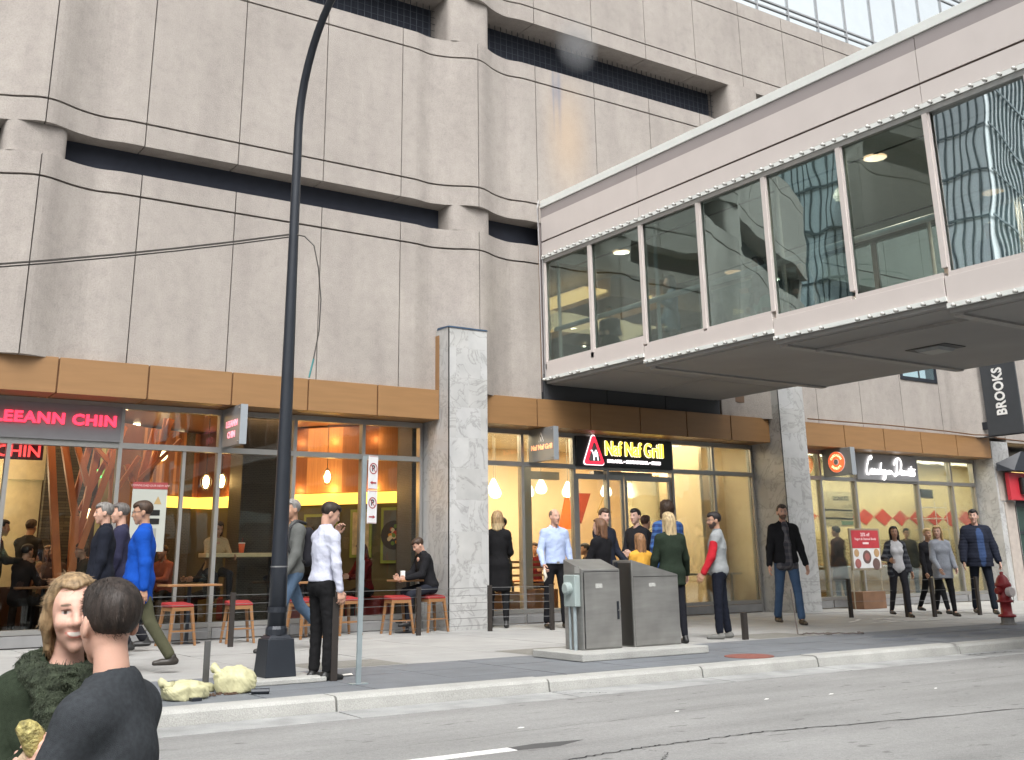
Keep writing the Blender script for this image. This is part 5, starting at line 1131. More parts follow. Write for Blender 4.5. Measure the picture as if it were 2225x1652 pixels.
def strand_set(hm, n, length, lift, col, seed, down, width=.0011, frame=None):
    V, F, _ = hm; F = np.asarray(F); r = np.random.RandomState(seed); fn = np.cross(V[F[:, 1]]-V[F[:, 0]], V[F[:, 2]]-V[F[:, 0]]); ctr = V[F].mean(1)
    fn /= np.linalg.norm(fn, axis=1)[:, None]+1e-9; c0 = V.mean(0); k = r.randint(0, len(F), n); p = ctr[k].copy(); nn = fn[k]*np.sign(((ctr[k]-c0)*fn[k]).sum(1))[:, None]
    down = down/np.linalg.norm(down); dv = np.repeat(down[None], n, 0)
    if frame is not None:
        lc = (p-frame[1])@frame[0]; fr = np.clip(lc[:, 1]/.04+.6, 0, 1)*np.clip(lc[:, 2]/.03-.5, 0, 1); dv = dv*(1-fr[:, None])+fr[:, None]*(frame[0]@np.array([1., 0, 0]))*np.sign(lc[:, :1]+.02)+fr[:, None]*(frame[0]@np.array([0, -.5, -.1]))
    t = dv-((nn*dv).sum(1))[:, None]*nn+r.normal(size=(n, 3))*.13; t /= np.linalg.norm(t, axis=1)[:, None]+1e-9
    sd_ = np.cross(t, nn); sd_ /= np.linalg.norm(sd_, axis=1)[:, None]+1e-9; L_ = length*r.uniform(.5, 1.2, n)[:, None]; lf = lift*r.uniform(.2, 1.6, n)[:, None]; rows = []
    for i in range(4):
        u = i/3; q = p+t*L_*u+nn*(lf*np.sin(u*2.2)-.004*(1-u))-nn*(L_*u)**2/(2*.080); wd = width*(1-.75*u); rows += [q-sd_*wd, q+sd_*wd]
    VV = np.stack(rows, 1).reshape(-1, 3); b = (np.arange(n)*8)[:, None]; FF = np.concatenate([b+np.array([[2*i, 2*i+1, 2*i+3, 2*i+2]]) for i in range(3)])
    cc = np.repeat(np.array(col)[None]*r.uniform(.55, 1.55, (n, 1)), 8, 0); return VV, FF, cc
def mesh_obj(name, parts, mat_, parent, smooth=True):
    Vs, Fs, Cs = [], [], []; o = 0
    for V, F, c in parts:
        if len(V) == 0: continue
        Vs.append(V); Fs.append(np.asarray(F)+o); Cs.append(c); o += len(V)
    V = np.concatenate(Vs); F = np.concatenate(Fs); c = np.concatenate(Cs)
    me = bpy.data.meshes.new(name); me.vertices.add(len(V)); me.vertices.foreach_set('co', V.ravel())
    me.loops.add(len(F)*4); me.loops.foreach_set('vertex_index', F.ravel().astype(np.int32)); me.polygons.add(len(F))
    me.polygons.foreach_set('loop_start', np.arange(0, len(F)*4, 4, dtype=np.int32)); me.update(calc_edges=True); me.validate()
    at = me.color_attributes.new('Col', 'FLOAT_COLOR', 'POINT'); at.data.foreach_set('color', np.concatenate([c, np.ones((len(V), 1))], 1).ravel())
    return link_mesh(name, me, mat_, parent, smooth)
def wr(seed, amp, f=38):
    r = np.random.RandomState(seed); D = r.normal(size=(7, 3)); D /= np.linalg.norm(D, axis=1)[:, None]; D[:, 2] *= 1.3; ph = r.uniform(0, 6.28, 7); fr = f*r.uniform(.6, 1.7, 7)
    def fn(P):
        q = P+.02*np.sin(P[:, [1, 2, 0]]*25+seed); s = 0
        for i in range(7): s = s+(1-np.abs(np.sin((q@D[i])*fr[i]+ph[i])))**2.2
        return -amp*(s/7*2.2-.6)
    return fn
def rotm(yaw=0, pitch=0, roll=0):   # head rotation; yaw>0 turns to the person's right
    cy, sy, cp, sp, cr, sr = math.cos(-yaw), math.sin(-yaw), math.cos(pitch), math.sin(pitch), math.cos(roll), math.sin(roll)
    Rz = np.array([[cy, -sy, 0], [sy, cy, 0], [0, 0, 1]]); Rx = np.array([[1, 0, 0], [0, cp, -sp], [0, sp, cp]]); Ry = np.array([[cr, 0, sr], [0, 1, 0], [-sr, 0, cr]])
    return Rz@Rx@Ry
def xf(prims, M, c):
    out = []
    for p in prims:
        q = list(p)
        if p[0] == 'c': q[1] = M@p[1]+c; q[2] = M@p[2]+c
        else: q[1] = M@p[1]+c; q[3] = M@p[3]
        out.append(q)
    return out
def hand_prims(w_, u, n, t, curl, col=0, spread=1.0):
    u = u/np.linalg.norm(u); n = n-(n@u)*u; n /= np.linalg.norm(n); t = t-(t@u)*u-(t@n)*n; t /= np.linalg.norm(t); P = []
    kn = []
    for i, o in enumerate((-.030, -.0105, .0105, .030)):
        k_ = w_+u*(.082-.006*abs(i-1.6))+t*o*spread; kn.append(k_); P.append(C(w_+t*o*.55+u*.012, k_, .0155, .0115, col))
    P.append(C(w_-u*.03, w_+u*.02, .024, .022, col))
    for i, (k_, L_) in enumerate(zip(kn, (.058, .072, .076, .070))):
        cc = curl*(1+.12*(1.5-i)); p = k_; a = cc*.45
        for s, fr in enumerate((.44, .32, .27)):
            d = u*math.cos(a)+n*math.sin(a)+t*(i-1.5)*.05*spread; q = p+d*L_*fr*1.15; P.append(C(p, q, .0092-.0008*s, .0085-.0009*s, col)); p = q; a += cc*.75
    b0 = w_+u*.022+t*.024; b1 = b0+(u*.55+t*.62+n*.35*min(1, curl))*.042; b2 = b1+(u*.85+t*.12+n*.45*min(1, curl+.2))*.032; b3 = b2+(u*.9-t*.15+n*.5*min(1, curl+.2))*.024
    P += [C(b0, b1, .0135, .0115, col), C(b1, b2, .0108, .0095, col), C(b2, b3, .0095, .0075, col)]
    return P
NPEOPLE = 0
def person(label, loc, heading, h=2.1, skin=(.50, .30, .22), hair=('short', (.04, .025, .015)), top=((.05, .05, .06), {}), pants=(.03, .03, .04), shoes=(.02, .02, .02),
           legs=((5, 5, 3), (-5, 3, 3)), arms=((5, 8, 10, .1), (5, 8, 10, .1)), head=(0, 0, 0), lean=0, sit=None, z0=0, q=1.0, beard=None, build=1.0, group=None, face_q=.0085, curl=(.5, .5),
           topmat=None, extras=None, jaw=None, smile=False, female=False, hairs=None, show_legs=True, drop=None, wrinkle=.006, hand_n=None):
    """legs/arms = (left, right); leg (flex, knee, abduction); arm (flex, abduction, elbow, inward). heading: clockwise from +Y"""
    global NPEOPLE; NPEOPLE += 1; seed = NPEOPLE*7+3
    root = empty('person', (loc[0], loc[1], z0), -R(heading), label, 'person', group)
    s = h/1.8; hipz = .93
    A = np.array
    J = {}
    for i, sd_ in ((0, -1), (1, 1)):
        fl, kn, ab = [R(v) for v in legs[i]]
        hp = A([sd_*.09, 0, hipz]); th = A([sd_*math.sin(ab), math.sin(fl), -math.cos(fl)]); th /= np.linalg.norm(th); kp = hp+th*.425
        a2 = fl-kn; sh = A([sd_*math.sin(ab)*.3, math.sin(a2), -math.cos(a2)]); sh /= np.linalg.norm(sh); ak = kp+sh*.43
        J[i] = (hp, kp, ak)
    lowest = min(J[0][2][2], J[1][2][2]); dz = -(lowest-.075)
    if sit is not None: dz = sit/s-hipz+.11
    T = A([0, 0, dz]); Rl = rotm(0, -R(lean)); hipc = A([0, 0, hipz])
    def up(p): return Rl@(A(p)-hipc)+hipc+T
    J = {i: tuple(p+T for p in J[i]) for i in J}
    fem = .92 if female else 1.0; bw = build
    shw = .172*fem*bw
    AJ = {}
    for i, sd_ in ((0, -1), (1, 1)):
        fl, ab, el, inw = R(arms[i][0]), R(arms[i][1]), R(arms[i][2]), arms[i][3]
        sp = A([sd_*shw*.95, -.005, 1.412]); ud = A([sd_*math.sin(ab), math.sin(fl)*math.cos(ab), -math.cos(fl)*math.cos(ab)]); ud /= np.linalg.norm(ud); ep = sp+ud*.285
        a2 = fl+el; fd = A([sd_*math.sin(ab)*.6-sd_*inw, math.sin(a2), -math.cos(a2)]); fd /= np.linalg.norm(fd); wp = ep+fd*.245
        AJ[i] = (up(sp), up(ep), up(wp), Rl@fd)
    Mh = rotm(R(head[0]), R(head[1])-R(lean)*.5, R(head[2])); hc = up([0, .02, 1.665])+A([0, .0, 0])+(Mh@A([0, .03, 0])-A([0, .03, 0]))
    nb = up([0, -.012, 1.47])
    sk = skin; lip = tuple(A(sk)*A([.85, .50, .50])); hcx = hair[1]; brow = tuple(np.minimum(A(hcx)*.8+A(sk)*.12, .16*A([1., .72, .5])))
    # ---- head (face looks along +y)
    fw = .93 if female else 1.0
    H = [EL((0, -.012, .032), (.074, .094, .088)), EL((0, .020, -.020), (.063*fw, .072, .085)), EL((0, .035, -.062), (.046*fw, .052, .045)), C((0, .066, -.098), (0, .060, -.094), .024*fw),
         EL((0, .068, .030), (.046, .024, .026)), C((0, .090, .018), (0, .109, -.024), .0085, .0125), EL((.013, .094, -.028), (.010, .009, .008)), EL((-.013, .094, -.028), (.010, .009, .008)),
         EL((.036, .058, -.022), (.021, .022, .024)), EL((-.036, .058, -.022), (.021, .022, .024)), EL((0, .086, -.060), (.024, .012, .012)),
         EL((.076, -.006, -.012), (.010, .020, .031), 0, rotm(R(-20))), EL((-.076, -.006, -.012), (.010, .020, .031), 0, rotm(R(20)))]
    if smile: H += [EL((.037, .068, -.024), (.019, .018, .016)), EL((-.037, .068, -.024), (.019, .018, .016))]
    sub = [EL((.031, .094, .008), (.017, .012, .010)), EL((-.031, .094, .008), (.017, .012, .010))]
    Hw = xf(H, Mh, hc); subw = xf(sub, Mh, hc)
    nk = [C(hc+Mh@A([0, -.022, -.06]), nb+A([0, -.0, .01]), .047*fem, .055*fem), C(nb, nb+A([0, .01, -.07]), .062, .09)]
    P_ = []
    def pt(c, r, col): P_.append((xf([EL(c, r)], Mh, hc)[0], col))
    if beard: pt((0, .062, -.075), (.060, .050, .042), beard); pt((0, .10, -.046), (.03, .02, .008), beard); pt((.055, .03, -.05), (.022, .03, .04), beard); pt((-.055, .03, -.05), (.022, .03, .04), beard)
    for sx in (-1, 1):
        pt((sx*.031, .088, .0305), (.018, .018, .0042), brow); pt((sx*.031, .088, .008), (.0145, .022, .0062), (.48, .43, .40)); pt((sx*.031, .092, .008), (.0066, .022, .0066), (.03, .02, .015)); pt((sx*.031, .09, .0150), (.0165, .022, .0030), tuple(A(sk)*.22))
        pt((sx*.010, .10, -.034), (.0045, .012, .003), tuple(A(sk)*.4))
    if smile:
        pt((0, .088, -.060), (.026, .03, .0125), lip); pt((.022, .085, -.054), (.011, .03, .0055), lip); pt((-.022, .085, -.054), (.011, .03, .0055), lip); pt((0, .09, -.0585), (.0235, .03, .0068), (.70, .66, .60)); pt((.019, .088, -.054), (.008, .03, .0035), (.62, .58, .52)); pt((-.019, .088, -.054), (.008, .03, .0035), (.62, .58, .52))
    else: pt((0, .092, -.060), (.022, .016, .0075), lip); pt((0, .095, -.060), (.021, .016, .0016), tuple(A(lip)*.45))
    body = [surface([list(p[:-1])+[0] for p in xf_scale(Hw+nk, s)], face_q*s, .018*s, None, (), xf_scale(subw, s), [sk], [(xf_scale([a], s)[0], c) for a, c in P_], soft=max(.0022, face_q*.35))]
    # ---- torso and limbs under the clothes
    TP = [EL(up((0, -.005, 1.27)), (.15*bw*fem, .10, .20)), EL(up((0, 0, 1.05)), (.13*bw, .10, .16)), EL(A([0, 0, hipz+.02])+T, (.15*bw, .11, .12)), C(up((-.12, 0, 1.42)), up((.12, 0, 1.42)), .055)]
    for i in (0, 1):
        a, b, c, _ = AJ[i]; TP += [C(a, b, .045, .036), C(b, c, .036, .025)]
        a, b, c = J[i]; TP += [C(a, b, .075, .048), C(b, c, .045, .032), C(c, c+A([0, .10, -.045]), .022, .018)]
    body.append(surface(xf_scale(TP, s), .03*s, .03*s, None, (), (), [sk]))
    for i, sd_ in ((0, -1), (1, 1)):
        a, b, c, fd = AJ[i]; pn = A([-sd_*1.0, .15, 0.]) if hand_n is None or hand_n[i] is None else A(hand_n[i], float); th = A([0, 1.0, .0]) if abs(fd[1]) < .8 else A([-sd_*.2, 0, 1.0])
        if hand_n is not None and hand_n[i] is not None: th = np.cross(pn, fd)*(-sd_)
        hp_ = hand_prims(c+fd*.02, fd, pn, th, curl[i]); hp_.append(C(c-fd*.06, c+fd*.01, .027, .024))
        body.append(surface(xf_scale(hp_, s), .0062*s*max(.6, min(1, face_q/.0085)), .006*s, None, (), (), [sk]))
    mesh_obj('body', body, SKINM, root)
    # ---- hair
    st, hcol = hair[0], hair[1]; hcol2 = hair[2] if len(hair) > 2 else hcol
    Mi = Mh.T
    def strands(amp, f=330, warp=.0):
        def fn(P):
            Q = (P/s-hc)@Mh; an = np.arctan2(Q[:, 0], -(Q[:, 1]+.01)); w0 = .6*np.sin(Q[:, 2]*22+seed)+warp*np.sin(Q[:, 2]*45+an*3)
            return amp*s*(np.sin(an*26+w0*2)+.7*np.sin(an*57+w0*3+Q[:, 2]*30)+.5*np.sin(Q[:, 1]*120+Q[:, 0]*160+Q[:, 2]*60))
        return fn
    def facecut(P, z_=.052, y_=.058, side=-.03):
        Q = (P/s-hc)@Mh
        a = np.minimum(Q[:, 1]-.030+.25*np.clip(.03-Q[:, 2], -.2, .06), z_-Q[:, 2]+.35*np.abs(Q[:, 0]))   # in front of the ears and below the hairline
        return a*s
    if st == 'short':
        HP = [EL((0, -.018, .040), (.082, .099, .088)), EL((0, .03, .075), (.066, .066, .048))]; hb = -.045
        I = lambda P: np.maximum(facecut(P), (hb-((P/s-hc)@Mh)[:, 2]-.25*np.clip(-((P/s-hc)@Mh)[:, 1]-.03, 0, .1))*s)
        hm = surface(xf_scale(xf(HP, Mh, hc), s), .0085*s*max(.5, face_q/.0085), .03*s, strands(.0004), (), (), [hcol], inter=I)
    elif st == 'thin':
        HP = [EL((0, -.022, .034), (.079, .094, .082))]
        I = lambda P: np.maximum(np.maximum(facecut(P, .075), (-.04-((P/s-hc)@Mh)[:, 2])*s), (((P/s-hc)@Mh)@A([0, .75, .66])-.075)*s)
        hm = surface(xf_scale(xf(HP, Mh, hc), s), .0085*s, .02*s, strands(.001), (), (), [hcol], inter=I)
    elif st == 'tucked':
        HP = [EL((0, -.020, .036), (.080, .098, .085)), EL((0, .018, .070), (.062, .060, .043))]
        for sx in (-1, 1): HP += [C((sx*.068, .020, .04), (sx*.078, .004, -.02), .020, .018), C((sx*.078, .004, -.02), (sx*.074, -.018, -.105), .018, .013), C((sx*.05, -.06, .0), (sx*.05, -.06, -.13), .036, .03)]
        hm = surface(xf_scale(xf(HP, Mh, hc), s), .0095*s*max(.5, face_q/.0085), .025*s, strands(.0012, 330, 1.2), (), (), [hcol], inter=lambda P: facecut(P, .080)-.010*s)
    else:
        ln = {'bob': .16, 'long': .30, 'verylong': .40, 'shaggy': .16}[st]; HP = [EL((0, -.020, .042), (.088, .102, .088)), EL((0, .028, .080), (.070, .066, .046))]
        for sx in (-1, 1): HP += [C((sx*.074, -.005, .01), (sx*.080, .0 if st != 'verylong' else -.03, -ln*.75), .026, .022), C((sx*.045, -.07, .0), (sx*.055, -.075, -ln*.95), .042, .030)]
        HP += [C((0, -.075, .0), (0, -.085, -ln), .055, .028 if st != 'bob' else .05)]
        if st == 'shaggy': HP += [EL((0, -.04, .03), (.10, .10, .10))]
        pnt = [(xf_scale(xf([EL((0, -.03, -ln*.8), (.13, .13, ln*.5))], Mh, hc), s)[0], hcol2)] if hcol2 != hcol else []
        hm = surface(xf_scale(xf(HP, Mh, hc), s), .0095*s*max(.5, face_q/.0085), .03*s, strands(.0022 if st != 'shaggy' else .005, 330, 1.2), (), (), [hcol], inter=lambda P: facecut(P, .074 if female else .058), paint=pnt)
    if len(hm[0]):
        hp_ = [hm]
        if hairs: hp_.append(strand_set(hm, hairs[0], hairs[1]*s, hairs[2]*s, hcol, seed, (Mh@A([0, -.5, -1.])), .0011, (Mh, hc*s)))
        mesh_obj('hair', hp_, HAIRM, root)
    # ---- top garment
    tcol, to = top; hem = to.get('hem', .86); puff = to.get('puff', .0); sl = to.get('sleeve', tcol); cc = [tcol, sl]
    G = [EL(up((0, -.003, 1.28)), (.165*bw*fem+puff, .108+puff*.8+(.012 if not female else .004), .20)), EL(up((0, .008, 1.08)), (.145*bw*(.93 if female else 1)+puff, .112+puff, .19)), EL(up((0, .0, .96)), (.165*bw+puff, .128+puff, .13)),
         C(up((-.115*fem*bw, -.005, 1.405)), up((.115*fem*bw, -.005, 1.405)), .062+puff*.5), C(up((-.03, -.014, 1.475)), up((-.145*fem*bw, -.008, 1.412)), .062, .056+puff*.5), C(up((.03, -.014, 1.475)), up((.145*fem*bw, -.008, 1.412)), .062, .056+puff*.5), C(up((0, -.012, 1.44)), up((0, -.014, 1.49)), .080, .066)]
    if female: G += [EL(up((sx*.062, .075, 1.29)), (.062, .055, .06)) for sx in (-1, 1)]
    if hem < .84: G += [C(up((-.06, 0, .95)), up((-.07, 0, hem-.02)), .105+puff, .115+puff), C(up((.06, 0, .95)), up((.07, 0, hem-.02)), .105+puff, .115+puff)]
    if not to.get('nosleeve'):
        for i in (0, 1):
            a, b, c, fd = AJ[i]; e = .0 if not to.get('short') else .0
            G += [C(a, b, .056+puff*.55, .048+puff*.5, 1), C(b, c+fd*(.005 if not to.get('cuff') else -.03), .049+puff*.5, .036+puff*.4, 1)]
    cuts = [(Rl@A([0, 0, -1.]), (up((0, 0, hem)))*s)] if True else []
    if to.get('tucked'): cuts = [(Rl@A([0, 0, -1.]), up((0, 0, .955))*s)]
    sub2 = xf_scale([C(nb+A([0, .014, .038]), nb+A([0, .03, .12]), .060, .085)], s)
    # keep cut from trimming hanging sleeves: build sleeves separately
    tor = [p for p in G if p[-1] == 0]; slv = [p for p in G if p[-1] == 1]
    for p in slv:   # overlap stubs so shoulders blend
        pass
    pnt = [(xf_scale([EL(up(c), r)], s)[0], col) for c, r, col in to.get('paint', [])]
    W0 = wr(seed, wrinkle*s, to.get('wf', 30)/s)
    W = W0
    if to.get('rings'):
        def W(P, W0=W0, f=to['rings']): return W0(P)-.010*s*np.abs(np.sin(P[:, 2]/s*f))**.6
    parts = [surface(xf_scale(tor+[C(AJ[i][0], AJ[i][0]*.6+AJ[i][1]*.4, .057+puff*.55, .050+puff*.5, 0) for i in (0, 1)], s), .017*s*q, .05*s, W, cuts, sub2, cc, pnt)]
    if slv: 
        for i in (0, 1): parts.append(surface(xf_scale([p for p in slv][2*i:2*i+2], s), .014*s*q, .03*s, W, (), (), cc))
    mesh_obj(to.get('name', 'jacket'), parts, topmat or CLOTHM, root)
    if to.get('collar'):
        b = MB(); c0 = up((0, -.005, 1.50))*s; b2 = []
        for k in range(17):
            a = R(-140+280*k/16)-PI/2; r0 = .066*s; rr = .078*s; x, y_ = math.cos(a), math.sin(a)
            b2.append((c0[0]+r0*x, c0[1]+r0*y_*.95+.004, c0[2]+.045*s-.02*s*(y_ > .3))); b2.append((c0[0]+rr*1.12*x, c0[1]+rr*1.1*y_, c0[2]-.012*s)); b2.append((c0[0]+r0*.9*x, c0[1]+r0*.88*y_, c0[2]-.01*s))
        fs = []
        for k in range(16): i = 3*k; fs += [(i, i+3, i+4, i+1), (i+2, i+5, i+3, i), (i+1, i+4, i+5, i+2)]
        b.add(b2, fs+[(0, 1, 2), (48, 50, 49)]); b.build('collar', cloth('collar_%d' % NPEOPLE, to['collar']), root, True)
    if to.get('crew'):
        b = MB(); c0 = up((0, -.006, 1.494)); b.tube([tuple((c0+Rl@A([.071*math.cos(a), .068*math.sin(a), -.020*math.sin(a)]))*s) for a in [2*PI*k/30 for k in range(31)]], .0085*s, 7); b.build('neckband', mat('neckband', tuple(A(tcol)*1.1), .95, 0, .1, 30, .6, 160), root, True)
    # ---- trousers
    if show_legs:
        pc = pants; TR = [EL(A([0, .0, hipz+.015])+T, (.158*bw, .118, .115)), C(A([-.07, -.02, hipz-.02])+T, A([.07, -.02, hipz-.02])+T, .10)]
        tr = []
        for i in (0, 1):
            a, b, c = J[i]; TR += [C(a, b, .092*bw, .064)]; d = (b-c)/np.linalg.norm(b-c); tr.append([C(a*.3+b*.7, b, .070, .063), C(b, c+d*.045, .064, .058 if not female else .046)])
        parts = [surface(xf_scale(TR, s), .017*s*q, .03*s, wr(seed+1, wrinkle*.8*s, 28/s), [((0, 0, 1.), (A([0, 0, hipz+.09])+T)*s)], (), [pc])]+[surface(xf_scale(t, s), .017*s*q, .02*s, wr(seed+1, wrinkle*.8*s, 34/s), (), (), [pc]) for t in tr]
        mesh_obj('trousers', parts, CLOTHM, root)
        for i in (0, 1):
            c = J[i][2]; f = [C(c+A([0, -.045, -.035]), c+A([0, .10, -.042]), .034, .034), C(c+A([0, .03, -.045]), c+A([0, .165, -.05]), .036, .028), C(c+A([0, -.01, .01]), c+A([0, -.015, -.03]), .040, .040)]
            mesh_obj('shoe', [surface(xf_scale(f, s), .010*s, .02*s, None, [((0, 0, -1.), (c+A([0, 0, -.073]))*s)], (), [shoes])], LEATH, root)
    info = dict(s=s, hc=hc, Mh=Mh, up=up, AJ=AJ, J=J, root=root, T=T)
    if extras: extras(info)
    return root, info
def xf_scale(prims, s):
    out = []
    for p in prims:
        q = list(p)
        if p[0] == 'c': q[1] = p[1]*s; q[2] = p[2]*s; q[3] = p[3]*s; q[4] = p[4]*s
        else: q[1] = p[1]*s; q[2] = p[2]*s
        out.append(q)
    return out
def glasses(i):
    s, hc, M = i['s'], i['hc'], i['Mh']; b = MB()
    def w_(p): return tuple((M@np.array(p)+hc)*s)
    for sx in (-1, 1):
        b.tube([w_((sx*.032+.021*math.cos(a), .108-.006*abs(math.cos(a)), .008+.015*math.sin(a))) for a in [2*PI*k/14 for k in range(15)]], .0022*s, 5)
        b.tube([w_((sx*.053, .10, .014)), w_((sx*.078, .0, .008))], .0022*s, 5)
    b.tube([w_((-.011, .11, .012)), w_((.011, .11, .012))], .0022*s, 5); b.build('glasses', BLK, i['root'])
def belt(i):
    s = i['s']; c = (np.array([0, 0, 1.0-.03])+i['T'])*s; b = MB(); n = 28; P = []
    b.tube([(c[0]+.166*s*math.cos(a), c[1]+.128*s*math.sin(a), c[2]) for a in [2*PI*k/n for k in range(n+1)]], .014*s, 6); o = b.build('belt', BLK, i['root'])
    MB().box(c[0]-.022*s, c[0]+.022*s, c[1]+.136*s, c[1]+.15*s, c[2]-.018*s, c[2]+.018*s).build('buckle', STEEL, i['root'])
def backpack(i):
    s, up = i['s'], i['up']; c = up((0, -.16, 1.25))*s
    mesh_obj('backpack', [surface(xf_scale([C(up((-.07, -.17, 1.38)), up((-.07, -.17, 1.08)), .08, .085), C(up((.07, -.17, 1.38)), up((.07, -.17, 1.08)), .08, .085)], s), .02*s, .05*s, wr(3, .004), (), (), [(.02, .02, .025)])], CLOTHM, i['root'])
    b = MB()
    for sx in (-1, 1): b.tube([tuple(up(p)*s) for p in ((sx*.09, -.13, 1.50), (sx*.10, -.02, 1.525), (sx*.115, .10, 1.44), (sx*.13, .135, 1.25), (sx*.15, .05, 1.10), (sx*.12, -.12, 1.05))], .02*s, 7)
    b.build('strap', mat('strap_black', (.02, .02, .022), .8), i['root'], True)
PL1 = plaid_mat('dark_plaid', (.035, .035, .045), (.12, .12, .13), (.09, .08, .085), 8)
PL2 = plaid_mat('blue_plaid', (.02, .07, .26), (.01, .015, .04), (.09, .22, .50), 9)
PL3 = plaid_mat('navy_plaid', (.012, .014, .022), (.05, .05, .06), (.12, .13, .15), 9)
SK1 = (.52, .31, .23); SK2 = (.42, .24, .16); SK3 = (.30, .17, .11); SKP = (.60, .38, .30)
BRN_ = (.045, .026, .016); BLKH = (.015, .012, .012); GRYH = (.16, .15, .14); BLO = (.36, .25, .12); BLO2 = (.42, .32, .18)
WALK = ((22, 6, 2), (-20, 14, 2)); STAND = ((3, 3, 4), (-2, 3, 4)); HANG = ((6, 7, 14, .1), (4, 7, 12, .1))
def bagel2(i):
    s = i['s']; w_ = (i['AJ'][1][2]+i['AJ'][1][3]*.12)*s; b = MB(); b.tube([tuple(w_+np.array(p)*s) for p in ((0, 0, .03), (.01, .02, -.04), (-.01, .03, -.10), (.02, .02, -.17))], [.02, .035, .03, .008], 8); b.build('wrapper', mat('wrapper_paper', (.55, .5, .42), .6, 0, .3, 20), i['root'], False)
def inner_shirt(i, m):
    up, s = i['up'], i['s']
    mesh_obj('shirt', [surface(xf_scale([C(up((0, .088, 1.42)), up((.0, .122, 1.18)), .045, .055), C(up((0, .122, 1.18)), up((0, .125, .90)), .055, .062), C(up((0, .06, 1.48)), up((0, .088, 1.42)), .05, .05), C(up((-.10, .055, .87)), up((.10, .055, .87)), .075, .075)], s), .012*s, .03*s, wr(2, .004*s), [((0, 0, -1.), up((0, 0, .80))*s)], (), [(.1, .1, .1)])], m, i['root'])
def open_shirt(i, m):
    up, s = i['up'], i['s']; ps = []
    for k, sx in ((0, -1), (1, 1)):
        a, b, c, fd = i['AJ'][k]
        ps.append(surface(xf_scale([C(up((sx*.125, -.01, 1.42)), up((sx*.125, .01, 1.15)), .066, .066), C(up((sx*.125, .01, 1.15)), up((sx*.135, .0, .86)), .068, .082), C(up((sx*.06, -.03, 1.455)), up((sx*.145, -.01, 1.41)), .074, .070), C(a, b, .066, .056), C(b, c, .056, .044), C(up((0, -.07, 1.4)), up((0, -.06, .9)), .08, .10)], s), .016*s, .04*s, wr(6, .008*s), [((0, 0, -1.), up((0, 0, .78))*s)] if False else (), (), [(.1, .1, .1)]))
    mesh_obj('overshirt', ps, m, i['root'])
# ---------------------------------------------------------------- who is in the picture
P = person
# left group outside the restaurant
P('man in a long near-black coat walking left, farthest left of the walkers', (4.30, 17.2), -80, 2.28, SK1, ('short', GRYH), ((.012, .014, .022), dict(hem=.62, puff=.03, collar=(.012, .014, .022))), (.02, .02, .025), legs=WALK, head=(0, -3, 0))
P('grey-haired man in a dark navy jacket directly behind the man in the long coat', (4.75, 18.0), -75, 2.32, SK1, ('short', (.10, .09, .085)), ((.03, .03, .06), dict(hem=.75, puff=.02)), (.02, .02, .025), legs=WALK)
P('man in glasses and a bright blue jacket walking left past the restaurant', (4.07, 14.35), -72, 2.12, SK2, ('short', BRN_), ((.008, .065, .36), dict(hem=.72, puff=.035, collar=(.008, .065, .36), paint=[((-.0, .16, 1.25), (.045, .08, .3), (.02, .025, .04))])), (.075, .075, .045), (.03, .025, .02), legs=((-20, 14, 2), (15, 4, 2)), arms=((-10, 9, 8, 0), (12, 8, 14, .1)), head=(-4, -8, 0), extras=glasses, build=1.08)
P('grey-haired man in a grey vest, jeans and black backpack, behind the street lamp', (7.02, 16.5), -95, 2.36, SK2, ('short', (.22, .21, .20)), ((.11, .115, .11), dict(hem=.88, puff=.025, collar=(.09, .09, .09))), (.07, .11, .17), (.02, .018, .015), legs=((24, 6, 3), (-28, 20, 3)), arms=((12, 8, 20, .1), (-5, 8, 10, .1)), head=(-5, -4, 0), extras=backpack)
P('man in a pale lavender shirt and black trousers with a hand raised to his face', (5.52, 12.05), 84, 2.00, SK1, ('short', (.025, .018, .014)), ((.50, .52, .62), dict(tucked=True, name='shirt', collar=(.52, .54, .64), puff=.012)), (.012, .012, .013), (.012, .012, .012), legs=((2, 4, 2), (5, 6, 2)), arms=((42, 12, 128, .28), (4, 12, 10, .05)), head=(18, -22, 0), lean=4, curl=(1.0, .7), wrinkle=.011, q=.8, face_q=.007)
def bagel(i):
    s = i['s']; w_ = (i['AJ'][0][2]+i['AJ'][0][3]*.11)*s; b = MB(); b.tube([tuple(w_+np.array(p)*s) for p in ((0, 0, .02), (.01, .01, -.06), (-.01, .03, -.12), (.02, .02, -.19))], [.02, .035, .03, .008], 8); b.build('crumpled_wrapper', mat('wrapper', (.55, .5, .42), .6, 0, .3, 20), i['root'], False)
P('man in a light blue dress shirt facing the street with a wrapper in his hand', (13.38, 18.15), 196, 2.31, SK1, ('thin', (.15, .11, .08)), ((.38, .46, .66), dict(tucked=True, name='shirt', collar=(.42, .50, .70), puff=.014)), (.012, .012, .014), (.015, .012, .01), legs=((4, 3, 4), (-3, 3, 4)), arms=((6, 10, 12, .05), (10, 16, 30, .1)), head=(-14, -2, 0), extras=lambda i: (belt(i), bagel2(i)), curl=(.5, .9), wrinkle=.010, q=.8, face_q=.0075, build=1.06)
P('bearded man in a black jacket, plaid shirt and blue jeans walking towards the camera', (17.42, 15.75), 208, 2.37, SK1, ('short', (.06, .045, .035)), ((.015, .015, .017), dict(hem=.84, puff=.028, collar=(.012, .012, .014))), (.055, .095, .17), (.04, .03, .022), legs=((12, 3, 3), (-10, 12, 3)), arms=((6, 13, 8, -.05), (2, 13, 10, -.05)), head=(6, 0, 0), beard=(.12, .07, .05), extras=lambda i: inner_shirt(i, PL1), face_q=.0072, q=.8, build=1.05)
